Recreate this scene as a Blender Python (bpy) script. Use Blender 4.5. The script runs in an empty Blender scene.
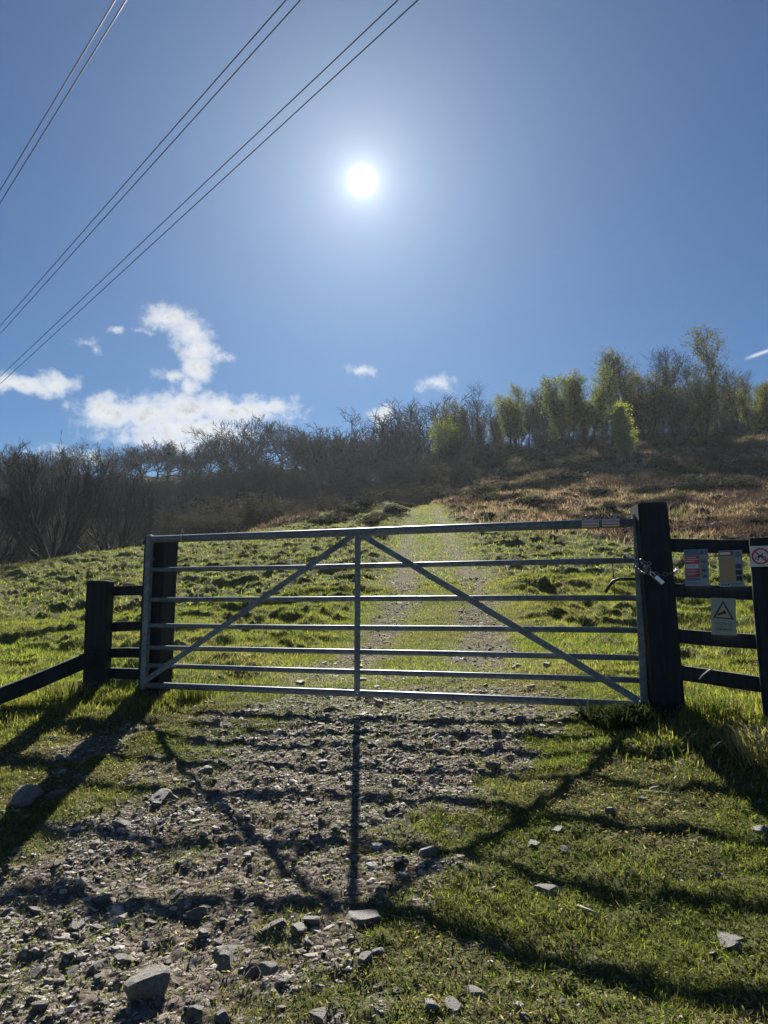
import bpy, bmesh, math, random
import numpy as np
from mathutils import Vector, Matrix

random.seed(7)
RNG = np.random.default_rng(11)
S = bpy.context.scene
COL = S.collection
R = math.radians

# ------------------------------------------------------------------ camera
F = 740.0
PITCH = R(7.3)
CP, SP = math.cos(PITCH), math.sin(PITCH)

def ray(px, py):
    dx = (px - 384) / F
    dv = (512 - py) / F
    return np.array([dx, CP - dv * SP, SP + dv * CP])

def at(px, py, Y):
    r = ray(px, py)
    return r * (Y / r[1])

cam = bpy.data.cameras.new('camera')
cam.sensor_fit = 'VERTICAL'
cam.sensor_height = 36
cam.lens = 36 * F / 1024
cam.clip_start = 0.05
cam.clip_end = 6000
co = bpy.data.objects.new('camera', cam)
co.location = (0, 0, 0)
co.rotation_euler = (R(90) + PITCH, 0, 0)
COL.objects.link(co)
S.camera = co

SUN_EL = R(31.4)
SUN_AZ = R(-1.8)          # clockwise from +Y
sun_dir = Vector((math.sin(SUN_AZ) * math.cos(SUN_EL), math.cos(SUN_AZ) * math.cos(SUN_EL), math.sin(SUN_EL)))

# ------------------------------------------------------------------ object helpers
def link(name, me, parent=None, mat=None, loc=None):
    o = bpy.data.objects.new(name, me)
    COL.objects.link(o)
    if parent is not None:
        o.parent = parent
    if loc is not None:
        o.location = loc
    if mat is not None and me is not None:
        me.materials.clear()
        me.materials.append(mat)
    return o

def tag(o, label=None, cat=None, group=None, kind=None):
    if label: o['label'] = label
    if cat: o['category'] = cat
    if group: o['group'] = group
    if kind: o['kind'] = kind
    return o

def empty(name, loc=(0, 0, 0), rz=0, **k):
    o = bpy.data.objects.new(name, None)
    o.empty_display_size = 0.1
    COL.objects.link(o)
    o.location = loc
    o.rotation_euler = (0, 0, rz)
    return tag(o, **k)

def kids(o):
    return [c for c in o.children]

def copy_tree(o, parent=None):
    c = o.copy()
    COL.objects.link(c)
    c.parent = parent
    for ch in kids(o):
        copy_tree(ch, c)
    return c

def np_mesh(name, verts, faces_flat, loop_tot, smooth=False, tint=None, attr='tint', mats=None):
    me = bpy.data.meshes.new(name)
    nv = len(verts)
    me.vertices.add(nv)
    me.vertices.foreach_set('co', np.ascontiguousarray(verts, dtype=np.float32).ravel())
    me.loops.add(len(faces_flat))
    me.loops.foreach_set('vertex_index', np.ascontiguousarray(faces_flat, dtype=np.int32))
    n = len(loop_tot)
    me.polygons.add(n)
    st = np.zeros(n, dtype=np.int32)
    st[1:] = np.cumsum(loop_tot)[:-1]
    me.polygons.foreach_set('loop_start', st)
    me.polygons.foreach_set('loop_total', np.asarray(loop_tot, dtype=np.int32))
    me.polygons.foreach_set('use_smooth', np.full(n, smooth, dtype=bool))
    if mats is not None:
        me.polygons.foreach_set('material_index', np.asarray(mats, dtype=np.int32))
    if tint is not None:
        a = me.attributes.new(attr, 'FLOAT_COLOR', 'POINT')
        c = np.ones((nv, 4), dtype=np.float32)
        c[:, :tint.shape[1]] = tint
        a.data.foreach_set('color', c.ravel())
    me.update(calc_edges=True)
    me.validate()
    return me

# ------------------------------------------------------------------ noise
def _h(ix, iy, s):
    n = (ix.astype(np.int64) * 374761393 + iy.astype(np.int64) * 668265263 + s * 974634777) & 0xFFFFFFFF
    n = ((n ^ (n >> 13)) * 1274126177) & 0xFFFFFFFF
    n = n ^ (n >> 16)
    return (n & 0xFFFFFF).astype(np.float64) / 0xFFFFFF

def vnoise(x, y, s=0):
    x = np.asarray(x, float); y = np.asarray(y, float)
    ix = np.floor(x); iy = np.floor(y)
    fx = x - ix; fy = y - iy
    fx = fx * fx * fx * (fx * (fx * 6 - 15) + 10); fy = fy * fy * fy * (fy * (fy * 6 - 15) + 10)
    a = _h(ix, iy, s); b = _h(ix + 1, iy, s); c = _h(ix, iy + 1, s); d = _h(ix + 1, iy + 1, s)
    return (a * (1 - fx) + b * fx) * (1 - fy) + (c * (1 - fx) + d * fx) * fy

def fbm(x, y, s=0, o=3):
    t = 0; a = 0.5; n = 0
    for i in range(o):
        t = t + a * vnoise(x * 2 ** i + 17.3 * i, y * 2 ** i - 9.1 * i, s + i)
        n += a; a *= 0.5
    return t / n

def sstep(a, b, x):
    t = np.clip((x - a) / (b - a), 0, 1)
    return t * t * (3 - 2 * t)

# ------------------------------------------------------------------ terrain
CT = [(-3, 2, -1.36), (0, 2, -1.13), (3, 2, -1.06), (-1.87, 5.95, -.73), (0, 5.1, -.735), (1.75, 4.6, -.66), (3, 4.0, -.62),
      (0, 2.73, -1.035), (0, 3.27, -.96), (-1.05, 2.9, -1.115), (.64, 2.35, -1.10), (1.0, 2.2, -1.11), (1.9, 3.2, -.90), (-2.5, 4, -1.02), (0, 4.2, -.845),
      (-2.85, 5.5, -.82), (0, 0, -1.42), (-3, -1, -1.85), (3, -1, -1.45), (0, -6, -2.3), (-9, -6, -3.2), (9, -6, -1.6), (-9, 4, -1.5), (9, 4, 0.2),
      (-12, 9, -0.9), (14, 9, 1.4), (-40, -30, -9), (40, -30, -3), (0, -50, -10),
      (-60, 20, -4), (60, 20, 9), (-200, 0, -20), (200, 0, 12), (0, -300, -30), (0, 420, 2), (-300, 300, 0), (350, 300, 15), (0, 900, 0), (-900, 0, -20), (900, 0, 0), (0, -900, -30),
      (-70, 60, 2), (70, 60, 17), (-120, 110, 12), (120, 110, 22)]
for Y, row in {
    9: [(0, 668), (150, 660), (384, 650), (600, 640), (768, 632)],
    14: [(0, 632), (150, 620), (300, 606), (440, 590), (600, 590), (768, 582)],
    25: [(0, 590), (150, 574), (300, 556), (430, 541), (600, 545), (768, 543)],
    36: [(0, 571), (150, 550), (300, 534), (430, 523), (600, 522), (768, 514)],
    55: [(0, 583), (150, 560), (300, 530), (380, 514), (425, 506), (500, 494), (600, 486), (768, 478)],
    80: [(0, 540), (150, 530), (300, 512), (430, 500), (480, 475), (540, 460), (600, 450), (768, 440)],
    112: [(0, 484), (150, 479), (300, 471), (430, 466), (520, 455), (600, 447), (768, 438)],
    150: [(0, 492), (150, 490), (300, 484), (430, 480), (600, 470), (768, 460)],
}.items():
    for px, py in row:
        CT.append(tuple(at(px, py, Y)))
CT = np.array(CT, float)

def warp(v):
    return np.arcsinh(v / 10.0) * 10.0

def _phi(r2):
    return 0.5 * r2 * np.log(r2 + 1e-9)

_cx, _cy = warp(CT[:, 0]), warp(CT[:, 1])
_n = len(CT)
_K = _phi((_cx[:, None] - _cx) ** 2 + (_cy[:, None] - _cy) ** 2) + np.eye(_n) * 0.02
_P = np.stack([np.ones(_n), _cx, _cy], 1)
_A = np.block([[_K, _P], [_P.T, np.zeros((3, 3))]])
_w = np.linalg.solve(_A, np.concatenate([CT[:, 2], np.zeros(3)]))

def base_h(x, y):
    x = np.atleast_1d(np.asarray(x, float)); y = np.atleast_1d(np.asarray(y, float))
    out = np.empty(x.size)
    xf, yf = x.ravel(), y.ravel()
    for i in range(0, xf.size, 60000):
        wx, wy = warp(xf[i:i + 60000]), warp(yf[i:i + 60000])
        k = _phi((wx[:, None] - _cx) ** 2 + (wy[:, None] - _cy) ** 2)
        out[i:i + 60000] = k @ _w[:_n] + _w[_n] + _w[_n + 1] * wx + _w[_n + 2] * wy
    return out.reshape(x.shape)

TY = [-20, 0, 2.2, 2.8, 3.5, 4.3, 5.1, 7, 10, 14, 25, 55, 80, 200]
TX = [-3.0, -1.6, -1.1, -.9, -.68, -.22, 0.02, .25, .62, 1.06, 1.50, 3.0, 1.0, -10]
TW = [1.0, .9, .9, .9, .95, .98, 1.05, 1.15, 1.1, 1.05, 1.05, 1.0, 1.0, 1]

def track(x, y):
    return x - np.interp(y, TY, TX), np.interp(y, TY, TW)

def masks(x, y):
    """gravel, brown hill, wood floor, path (short grass) masks"""
    d, w = track(x, y)
    n1 = fbm(x * 1.7, y * 1.7, 3, 4); n2 = fbm(x * 6, y * 6, 5, 3)
    e = (n1 - .5) * 1.5 + (n2 - .5) * 1.0
    near = 1 - sstep(5.0, 8.5, y)
    g_near = sstep(.25, -.28, np.abs(d) - w + e * .75)
    rut = np.minimum(np.abs(d - .72), np.abs(d + .72))
    g_rut = sstep(.16, -.22, rut - np.interp(y, [6, 14, 25, 60], [.42, .30, .24, .26]) + e * .42) * np.interp(y, [6, 10, 14, 25, 60], [.95, .9, .8, .7, .6])
    g = np.maximum(g_near * near, g_rut * (1 - near))
    # thin scatter of bare earth on the right near foreground
    g = np.maximum(g, sstep(.60, .74, n1 + (n2 - .5) * .5) * .8 * (1 - sstep(5, 7, y)) * sstep(1.1, .2, x + .25 * (y - 2)))
    path = sstep(.9, -.1, np.abs(d) - w)
    # brown hill: boundary in world space, right of track and beyond
    nb = fbm(x * .16, y * .16, 21, 4)
    yb = np.interp(x, [-60, -25, -6, 1, 4, 8, 14, 24, 60], [36, 34, 45, 62, 33, 24, 22.5, 26, 28])
    b = sstep(-2.2, 2.2, y - yb + (nb - .5) * 9)
    b = b * (1 - path * sstep(80, 62, y))
    # wood floor on the left beyond the field
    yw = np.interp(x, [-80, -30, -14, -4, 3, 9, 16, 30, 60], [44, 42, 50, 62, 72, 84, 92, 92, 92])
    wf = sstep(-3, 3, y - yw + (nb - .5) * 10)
    return g, b, wf, path

def micro(x, y, m=None):
    g, b, wf, path = m if m is not None else masks(x, y)
    r = np.hypot(x, y)
    d, w = track(x, y)
    n1 = fbm(x * 1.25, y * 1.25, 31, 2)
    bil = 1 - np.abs(2 * fbm(x * 1.15 + 2.2 * n1, y * 1.0 + n1, 33, 2) - 1)     # tussock shapes
    amp = np.interp(y, [4.5, 7, 12, 30], [.02, .15, .27, .36]) * (1 - path * .92) * (1 - b)
    z = amp * (bil - .6) * 1.25 + amp * .6 * (n1 - .5) + amp * .55 * (.6 - np.abs(2 * fbm(x * 3.0 + 2 * n1, y * 2.6, 35, 2) - 1))
    z += .03 * (fbm(x * 3.1, y * 3.1, 41, 3) - .5) * (1 + g * .5)
    z += .034 * (fbm(x * 15, y * 15, 47, 3) - .5) * sstep(12, 5, r) * (.75 + .5 * g)
    rut = np.minimum(np.abs(d - .72), np.abs(d + .72))
    z -= .06 * np.exp(-(rut / .28) ** 2) * sstep(5.5, 8, y) * sstep(75, 60, y)
    # heather and bracken lumps
    q = fbm(x * .42, y * .42, 51, 3)
    z += b * (1.1 * (q - .5) + .5 * (1 - np.abs(2 * fbm(x * 1.3, y * 1.3, 53, 2) - 1) - .6))
    # mound left of the track before the wood
    z += .75 * np.exp(-(((x + .9) / 2.2) ** 2 + ((y - 47) / 5.0) ** 2))
    z += .9 * np.exp(-(((x + 6) / 3.5) ** 2 + ((y - 50) / 5.0) ** 2))
    z += .45 * np.exp(-(((x - 6.2) / 1.2) ** 2 + ((y - 34) / 2.0) ** 2))
    # step up from verge at the right gate post
    z += .05 * np.exp(-(((x - 2.0) / .5) ** 2 + ((y - 4.4) / .5) ** 2))
    return z

def H(x, y):
    return base_h(x, y) + micro(np.atleast_1d(np.asarray(x, float)), np.atleast_1d(np.asarray(y, float)))

def h1(x, y):
    return float(H(np.array([x]), np.array([y]))[0])

def hit(px, py, y0=1.2, y1=200):
    """where the sight line through a pixel meets the real terrain"""
    r = ray(px, py)
    t = np.exp(np.linspace(math.log(y0), math.log(y1), 1500))
    P = r[None, :] * (t / r[1])[:, None]
    dz = P[:, 2] - H(P[:, 0], P[:, 1])
    i = np.where(dz < 0)[0]
    if len(i) == 0:
        i = [int(np.argmin(dz))]
    p = P[i[0]]
    return np.array([p[0], p[1], h1(p[0], p[1])])

def build_ground():
    a_f = np.linspace(-44, 44, 720)
    a_b = np.linspace(44, 316, 120)[1:-1]
    ang = np.radians(np.concatenate([a_f, a_b]))
    r = np.concatenate([[.0001], np.linspace(.4, 1.6, 6)[:-1], np.exp(np.linspace(math.log(1.6), math.log(150), 820)),
                        np.exp(np.linspace(math.log(160), math.log(4500), 40))])
    A, Rr = np.meshgrid(ang, r)
    X = np.sin(A) * Rr; Y = np.cos(A) * Rr
    m = masks(X, Y)
    Z = base_h(X, Y) + micro(X, Y, m) * sstep(400, 200, Rr)
    nr, na = X.shape
    V = np.stack([X.ravel(), Y.ravel(), Z.ravel()], 1)
    i = np.arange(nr - 1)[:, None] * na; j = np.arange(na)[None, :]; j2 = (j + 1) % na
    f = np.stack([i + j, i + j2, i + na + j2, i + na + j], -1).reshape(-1, 4)[:, ::-1]
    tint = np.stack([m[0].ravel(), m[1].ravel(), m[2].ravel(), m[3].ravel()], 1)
    return np_mesh('ground', V, f.ravel(), np.full(len(f), 4), smooth=True, tint=tint, attr='zone')

# ------------------------------------------------------------------ materials
def mat(name):
    m = bpy.data.materials.new(name)
    m.use_nodes = True
    nt = m.node_tree
    nt.nodes.clear()
    out = nt.nodes.new('ShaderNodeOutputMaterial')
    return m, nt, out

class NT:
    def __init__(s, nt): s.nt = nt
    def n(s, t, **k):
        nd = s.nt.nodes.new(t)
        for a, b in k.items(): setattr(nd, a, b)
        return nd
    def l(s, a, b): s.nt.links.new(a, b)
    def noise(s, vec, scale, detail=4, rough=.6):
        nd = s.n('ShaderNodeTexNoise'); nd.inputs['Scale'].default_value = scale
        nd.inputs['Detail'].default_value = detail; nd.inputs['Roughness'].default_value = rough
        if vec is not None: s.l(vec, nd.inputs['Vector'])
        return nd.outputs['Fac']
    def ramp(s, fac, stops):
        nd = s.n('ShaderNodeValToRGB'); e = nd.color_ramp.elements
        e[0].position = stops[0][0]; e[0].color = (*stops[0][1], 1)
        e[1].position = stops[-1][0]; e[1].color = (*stops[-1][1], 1)
        for p, c in stops[1:-1]:
            x = e.new(p); x.color = (*c, 1)
        s.l(fac, nd.inputs[0]); return nd.outputs[0]
    def mix(s, fac, a, b, t='MIX'):
        nd = s.n('ShaderNodeMix', data_type='RGBA', blend_type=t)
        for i, v in ((0, fac), (6, a), (7, b)):
            if hasattr(v, 'is_linked'): s.l(v, nd.inputs[i])
            elif i == 0: nd.inputs[0].default_value = v
            else: nd.inputs[i].default_value = (*v, 1)
        return nd.outputs[2]
    def math(s, op, a, b=None, c=None):
        nd = s.n('ShaderNodeMath', operation=op)
        for i, v in enumerate((a, b, c)):
            if v is None: continue
            if hasattr(v, 'is_linked'): s.l(v, nd.inputs[i])
            else: nd.inputs[i].default_value = v
        return nd.outputs[0]
    def vmath(s, op, a, b=None):
        nd = s.n('ShaderNodeVectorMath', operation=op)
        for i, v in enumerate((a, b)):
            if v is None: continue
            if hasattr(v, 'is_linked'): s.l(v, nd.inputs[i])
            else: nd.inputs[i].default_value = v
        return nd
    def bump(s, h, strength, dist):
        nd = s.n('ShaderNodeBump'); nd.inputs['Strength'].default_value = strength
        nd.inputs['Distance'].default_value = dist; s.l(h, nd.inputs['Height']); return nd.outputs[0]

def pbr(t, out, col, rough=.8, spec=.3, metal=0, normal=None):
    b = t.n('ShaderNodeBsdfPrincipled')
    if hasattr(col, 'is_linked'): t.l(col, b.inputs['Base Color'])
    else: b.inputs['Base Color'].default_value = (*col, 1)
    if hasattr(rough, 'is_linked'): t.l(rough, b.inputs['Roughness'])
    else: b.inputs['Roughness'].default_value = rough
    b.inputs['Specular IOR Level'].default_value = spec
    b.inputs['Metallic'].default_value = metal
    if normal is not None: t.l(normal, b.inputs['Normal'])
    if out is not None: t.l(b.outputs[0], out.inputs[0])
    return b

def simple(name, col, rough=.6, spec=.4, metal=0, nscale=30, var=.25, bump=.2, bd=.002):
    m, nt, out = mat(name); t = NT(nt)
    tc = t.n('ShaderNodeTexCoord').outputs['Object']
    nz = t.noise(tc, nscale, 5)
    c = t.mix(t.math('MULTIPLY', nz, 1.0), tuple(x * (1 - var) for x in col), tuple(min(1, x * (1 + var)) for x in col))
    pbr(t, out, c, rough, spec, metal, t.bump(t.noise(tc, nscale * 2, 4), bump, bd))
    return m

def ground_mat():
    m, nt, out = mat('ground_cover'); t = NT(nt)
    pos = t.n('ShaderNodeNewGeometry').outputs['Position']
    zn = t.n('ShaderNodeAttribute', attribute_name='zone')
    sep = t.n('ShaderNodeSeparateColor'); t.l(zn.outputs['Color'], sep.inputs[0])
    g, b, w = sep.outputs
    fine = t.noise(pos, 38, 6, .7); mid = t.noise(pos, 5, 5, .6); big = t.noise(pos, .55, 4, .6)
    grass = t.mix(t.ramp(mid, [(.35, (0, 0, 0)), (.65, (1, 1, 1))]), (.050, .062, .018), (.11, .135, .036))
    grass = t.mix(t.ramp(fine, [(.42, (0, 0, 0)), (.62, (1, 1, 1))]), grass, (.14, .12, .06))
    vor = t.n('ShaderNodeTexVoronoi'); vor.inputs['Scale'].default_value = 34; t.l(pos, vor.inputs['Vector'])
    vs = t.n('ShaderNodeSeparateColor'); t.l(vor.outputs['Color'], vs.inputs[0])
    grav = t.ramp(vs.outputs[0], [(.0, (.08, .065, .055)), (.5, (.19, .16, .137)), (.8, (.28, .245, .215)), (1, (.40, .365, .33))])
    grav = t.mix(t.ramp(fine, [(.4, (0, 0, 0)), (.6, (1, 1, 1))]), (.15, .12, .097), grav)
    hill = t.ramp(mid, [(.3, (.035, .024, .018)), (.5, (.085, .055, .034)), (.62, (.16, .11, .065)), (.75, (.09, .085, .035))])
    hill = t.mix(t.ramp(big, [(.42, (0, 0, 0)), (.6, (1, 1, 1))]), hill, t.mix(fine, (.03, .03, .018), (.07, .055, .035)))
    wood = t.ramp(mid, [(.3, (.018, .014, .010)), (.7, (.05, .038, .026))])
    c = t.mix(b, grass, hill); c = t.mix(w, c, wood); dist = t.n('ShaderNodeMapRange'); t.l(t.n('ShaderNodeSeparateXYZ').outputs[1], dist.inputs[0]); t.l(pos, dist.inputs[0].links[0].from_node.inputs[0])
    dist.inputs[1].default_value = 6; dist.inputs[2].default_value = 10
    grav = t.mix(dist.outputs[0], grav, t.mix(mid, (.085, .066, .048), (.20, .165, .128)))     # beyond the gate the wheel ruts are trodden mud
    c = t.mix(g, c, grav)
    hgt = t.math('ADD', t.math('MULTIPLY', vor.outputs['Distance'], t.math('MULTIPLY', g, -1.2)), t.math('ADD', fine, t.math('MULTIPLY', mid, 1.5)))
    pbr(t, out, c, .95, .03, 0, t.bump(hgt, .8, .03))
    return m

def leaf_mat(name, trans=.5, tint_mul=1.0, tcol=(1.15, 1.24, .55), rough=.75, spec=.1):
    """thin leaf or blade: colour from the blade's own tint, light passes through"""
    m, nt, out = mat(name); t = NT(nt)
    a = t.n('ShaderNodeAttribute', attribute_name='tint').outputs['Color']
    col = t.mix(1.0, a, (tint_mul,) * 3, 'MULTIPLY')
    b = pbr(t, None, col, rough, spec)
    tr = t.n('ShaderNodeBsdfTranslucent')
    t.l(t.mix(1.0, col, tcol, 'MULTIPLY'), tr.inputs[0])
    mx = t.n('ShaderNodeMixShader'); mx.inputs[0].default_value = trans
    t.l(b.outputs[0], mx.inputs[1]); t.l(tr.outputs[0], mx.inputs[2]); t.l(mx.outputs[0], out.inputs[0])
    return m

def wood_mat(name, dark, light, rough=.75):
    m, nt, out = mat(name); t = NT(nt)
    tc = t.n('ShaderNodeTexCoord').outputs['Object']
    mp = t.n('ShaderNodeMapping'); mp.inputs['Scale'].default_value = (28, 28, 1.6); t.l(tc, mp.inputs[0])
    gr = t.noise(mp.outputs[0], 1.6, 6, .65)
    bl = t.noise(tc, 5, 4)
    c = t.mix(t.ramp(gr, [(.35, (0, 0, 0)), (.7, (1, 1, 1))]), dark, light)
    c = t.mix(t.ramp(bl, [(.55, (0, 0, 0)), (.75, (.5, .5, .5))]), c, tuple(x * 1.6 for x in light))
    pbr(t, out, c, rough, .3, 0, t.bump(gr, .5, .006))
    return m

def stone_mat():
    m, nt, out = mat('grey_stone'); t = NT(nt)
    tc = t.n('ShaderNodeTexCoord').outputs['Object']
    oi = t.n('ShaderNodeObjectInfo').outputs['Random']
    nz = t.noise(tc, 9, 7, .7); n2 = t.noise(tc, 45, 4, .7)
    c = t.ramp(nz, [(.3, (.20, .18, .16)), (.45, (.34, .315, .285)), (.6, (.44, .415, .385)), (.75, (.52, .50, .47))])
    c = t.mix(t.ramp(n2, [(.5, (0, 0, 0)), (.7, (.6, .6, .6))]), c, (.09, .075, .055))
    c = t.mix(1.0, c, t.ramp(oi, [(0, (.7, .66, .62)), (1, (1.1, 1.1, 1.1))]), 'MULTIPLY')
    pbr(t, out, c, .7, .35, 0, t.bump(t.math('ADD', nz, t.math('MULTIPLY', n2, .6)), .9, .05))
    return m

def tint_mat(name, rough=.8, spec=.3, nscale=60):
    m, nt, out = mat(name); t = NT(nt)
    a = t.n('ShaderNodeAttribute', attribute_name='tint').outputs['Color']
    pos = t.n('ShaderNodeNewGeometry').outputs['Position']
    c = t.mix(1.0, a, t.ramp(t.noise(pos, nscale, 4), [(.3, (.7, .7, .7)), (.7, (1.25, 1.25, 1.25))]), 'MULTIPLY')
    pbr(t, out, c, rough, spec, 0, t.bump(t.noise(pos, nscale * 2, 3), .5, .004))
    return m

def galv_mat():
    m, nt, out = mat('galvanised_steel'); t = NT(nt)
    tc = t.n('ShaderNodeTexCoord').outputs['Object']
    sp_ = t.noise(tc, 34, 3, .5); bl = t.noise(tc, 3.5, 5, .65); dr = t.noise(tc, 11, 6, .7)
    c = t.mix(t.ramp(sp_, [(.4, (0, 0, 0)), (.6, (1, 1, 1))]), (.13, .155, .18), (.20, .23, .26))
    c = t.mix(t.ramp(bl, [(.5, (0, 0, 0)), (.68, (1, 1, 1))]), c, (.10, .125, .15))
    c = t.mix(t.ramp(dr, [(.60, (0, 0, 0)), (.70, (.8, .8, .8))]), c, (.15, .125, .09))
    pbr(t, out, c, t.math('ADD', t.math('MULTIPLY', bl, .35), .38), .4, .35, t.bump(t.math('ADD', sp_, dr), .25, .002))
    return m

M_GROUND = ground_mat()
M_GRASS = leaf_mat('grass_blades', .5)
M_BRACKEN = leaf_mat('bracken_fronds', .35, tcol=(1.2, 1.0, .7))
M_LEAF = leaf_mat('spring_leaves', .5)
M_LEAF2 = leaf_mat('fresh_birch_leaves', .62, tcol=(1.3, 1.3, .6))
M_BUSH = leaf_mat('bush_leaves', .3, tcol=(1.1, 1.1, .7))
M_POST = wood_mat('dark_stained_timber', (.004, .008, .013), (.017, .026, .037))  # black timber; the bluish cast of the flare veil is put into the colour
M_BARK = wood_mat('bark', (.014, .013, .012), (.05, .045, .042), .9)
M_BIRCH = wood_mat('birch_bark', (.05, .045, .04), (.16, .15, .13), .85)
M_TWIG = simple('twigs', (.036, .030, .029), .9, .2, nscale=3)
M_GALV = galv_mat()
M_STEEL = simple('bare_steel', (.62, .64, .66), .3, .5, .9, nscale=40)
M_CHAIN = simple('weathered_chain_steel', (.20, .22, .23), .45, .5, .8, nscale=80)
M_BLACKIRON = simple('black_iron', (.02, .02, .022), .5, .5, .3, nscale=60)
M_STONE = stone_mat()
M_GRAVEL = tint_mat('gravel_stones')
M_WIRE = simple('cable_sheath', (.03, .03, .035), .6, .3)

# ------------------------------------------------------------------ mesh helpers
def bm_mesh(name, bm, smooth=False):
    me = bpy.data.meshes.new(name)
    bmesh.ops.recalc_face_normals(bm, faces=bm.faces)
    if smooth:
        for f in bm.faces: f.smooth = True
    bm.to_mesh(me); bm.free()
    return me

def add_beam(bm, a, b, w, d, up=(0, 0, 1), bevel=.004, jitter=0, segs=1):
    """box beam from a to b: w across, d along 'up'"""
    a = Vector(a); b = Vector(b); ax = (b - a); L = ax.length; ax.normalize()
    up = Vector(up); s = ax.cross(up)
    if s.length < 1e-4: s = ax.cross(Vector((0, 1, 0)))
    s.normalize(); u = s.cross(ax).normalized()
    r = bmesh.ops.create_cube(bm, size=1)
    vs = r['verts']
    for v in vs:
        v.co = Vector((v.co.x * w, v.co.y * d, v.co.z * L))
    es = list({e for v in vs for e in v.link_edges})
    if bevel:
        g = bmesh.ops.bevel(bm, geom=es, offset=bevel, segments=2, affect='EDGES', profile=.6)
        vs = list({v for f in g['faces'] for v in f.verts} | {v for v in vs if v.is_valid})
    mtx = Matrix((( s.x, u.x, ax.x), (s.y, u.y, ax.y), (s.z, u.z, ax.z)))
    mid = (a + b) / 2
    for v in vs:
        c = v.co.copy()
        if jitter: c += Vector([random.uniform(-jitter, jitter) for _ in range(3)])
        v.co = mtx @ c + mid
    return vs

def beam_obj(name, a, b, w, d, m, parent=None, **k):
    bm = bmesh.new(); add_beam(bm, a, b, w, d, **k)
    return link(name, bm_mesh(name, bm), parent, m)

def tube_arrays(pts, rad, n=8, cap=True):
    pts = [Vector(p) for p in pts]
    V = []; Fc = []
    t0 = (pts[1] - pts[0]).normalized()
    ref = Vector((0, 0, 1)) if abs(t0.z) < .9 else Vector((1, 0, 0))
    u = t0.cross(ref).normalized()
    for i, p in enumerate(pts):
        t = (pts[min(i + 1, len(pts) - 1)] - pts[max(i - 1, 0)]).normalized()
        u = (u - t * u.dot(t))
        if u.length < 1e-5: u = t.orthogonal()
        u.normalize(); v = t.cross(u)
        r = rad[i] if hasattr(rad, '__len__') else rad
        for k in range(n):
            a = 2 * math.pi * k / n
            V.append(tuple(p + (u * math.cos(a) + v * math.sin(a)) * r))
    for i in range(len(pts) - 1):
        for k in range(n):
            k2 = (k + 1) % n
            Fc.append((i * n + k, i * n + k2, (i + 1) * n + k2, (i + 1) * n + k))
    if cap:
        Fc.append(tuple(range(n - 1, -1, -1)))
        Fc.append(tuple((len(pts) - 1) * n + k for k in range(n)))
    return V, Fc

def tubes_mesh(name, tubes, smooth=True):
    V = []; Fc = []
    for pts, rad, n in tubes:
        v, f = tube_arrays(pts, rad, n, cap=(n > 3))
        o = len(V); V += v; Fc += [tuple(i + o for i in q) for q in f]
    me = bpy.data.meshes.new(name)
    me.from_pydata(V, [], Fc)
    if smooth: me.polygons.foreach_set('use_smooth', [True] * len(me.polygons))
    me.update()
    return me

def tube_obj(name, pts, rad, m, parent=None, n=12):
    return link(name, tubes_mesh(name, [(pts, rad, n)]), parent, m)

# ------------------------------------------------------------------ ground
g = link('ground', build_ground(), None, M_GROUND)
tag(g, kind='structure')

# ------------------------------------------------------------------ blades (numpy)
def blades(name, P, h, w, tint, lean=.5, two=True, face=None):
    n = len(P)
    a = RNG.uniform(0, 2 * math.pi, n) if face is None else face
    side = np.stack([np.cos(a), np.sin(a), np.zeros(n)], 1) * (w / 2)[:, None]
    la = RNG.uniform(0, 2 * math.pi, n)
    ln = RNG.uniform(.05, 1, n) * lean
    ld = np.stack([np.cos(la), np.sin(la), np.zeros(n)], 1) * (ln * h)[:, None]
    up = np.zeros((n, 3)); up[:, 2] = h * np.sqrt(np.clip(1 - (ln * .6) ** 2, .1, 1))
    B = P - np.array([0, 0, .004])
    if two:
        V = np.stack([B - side, B + side, B + up * .6 + ld * .35 + side * .8, B + up * .6 + ld * .35 - side * .8, B + up + ld], 1)
        base = np.arange(n)[:, None] * 5
        f = np.concatenate([base + np.array([0, 1, 2, 3]), base + np.array([3, 2, 4])], 1).ravel()
        lt = np.tile([4, 3], n); k = 5
    else:
        V = np.stack([B - side, B + side, B + up + ld], 1)
        f = (np.arange(n)[:, None] * 3 + np.array([0, 1, 2])).ravel()
        lt = np.full(n, 3); k = 3
    T = np.repeat(tint, k, 0)
    return V.reshape(-1, 3), f, lt, T

def merge(parts):
    V = []; Fs = []; L = []; T = []; o = 0
    for v, f, l, t in parts:
        V.append(v); Fs.append(f + o); L.append(l); T.append(t); o += len(v)
    return np.concatenate(V), np.concatenate(Fs), np.concatenate(L), np.concatenate(T)

def grass_tint(n, dry=.25, x=None, y=None):
    c = np.array([[.115, .145, .032], [.19, .22, .055], [.075, .10, .025], [.29, .30, .09]])
    d = np.array([[.26, .21, .11], [.20, .16, .08], [.33, .28, .17]])
    out = c[RNG.integers(0, 4, n)] * RNG.uniform(.8, 1.25, (n, 1))
    p = RNG.uniform(0, 1, n)
    if x is not None:
        p = p - (fbm(x * .8, y * .8, 71, 3) - .5) * 1.3
    if x is not None: out *= (.65 + .75 * fbm(x * .9 + 5, y * .9, 75, 3))[:, None]
    k = p < dry
    out[k] = d[RNG.integers(0, 3, k.sum())] * RNG.uniform(.8, 1.2, (k.sum(), 1))
    return out

def sample(n, y0, y1, ulim=.70, pad=1.0):
    y = np.sqrt(RNG.uniform(y0 ** 2, y1 ** 2, n))
    x = RNG.uniform(-1, 1, n) * (y * ulim + pad)
    return x, y

parts = []
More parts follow.
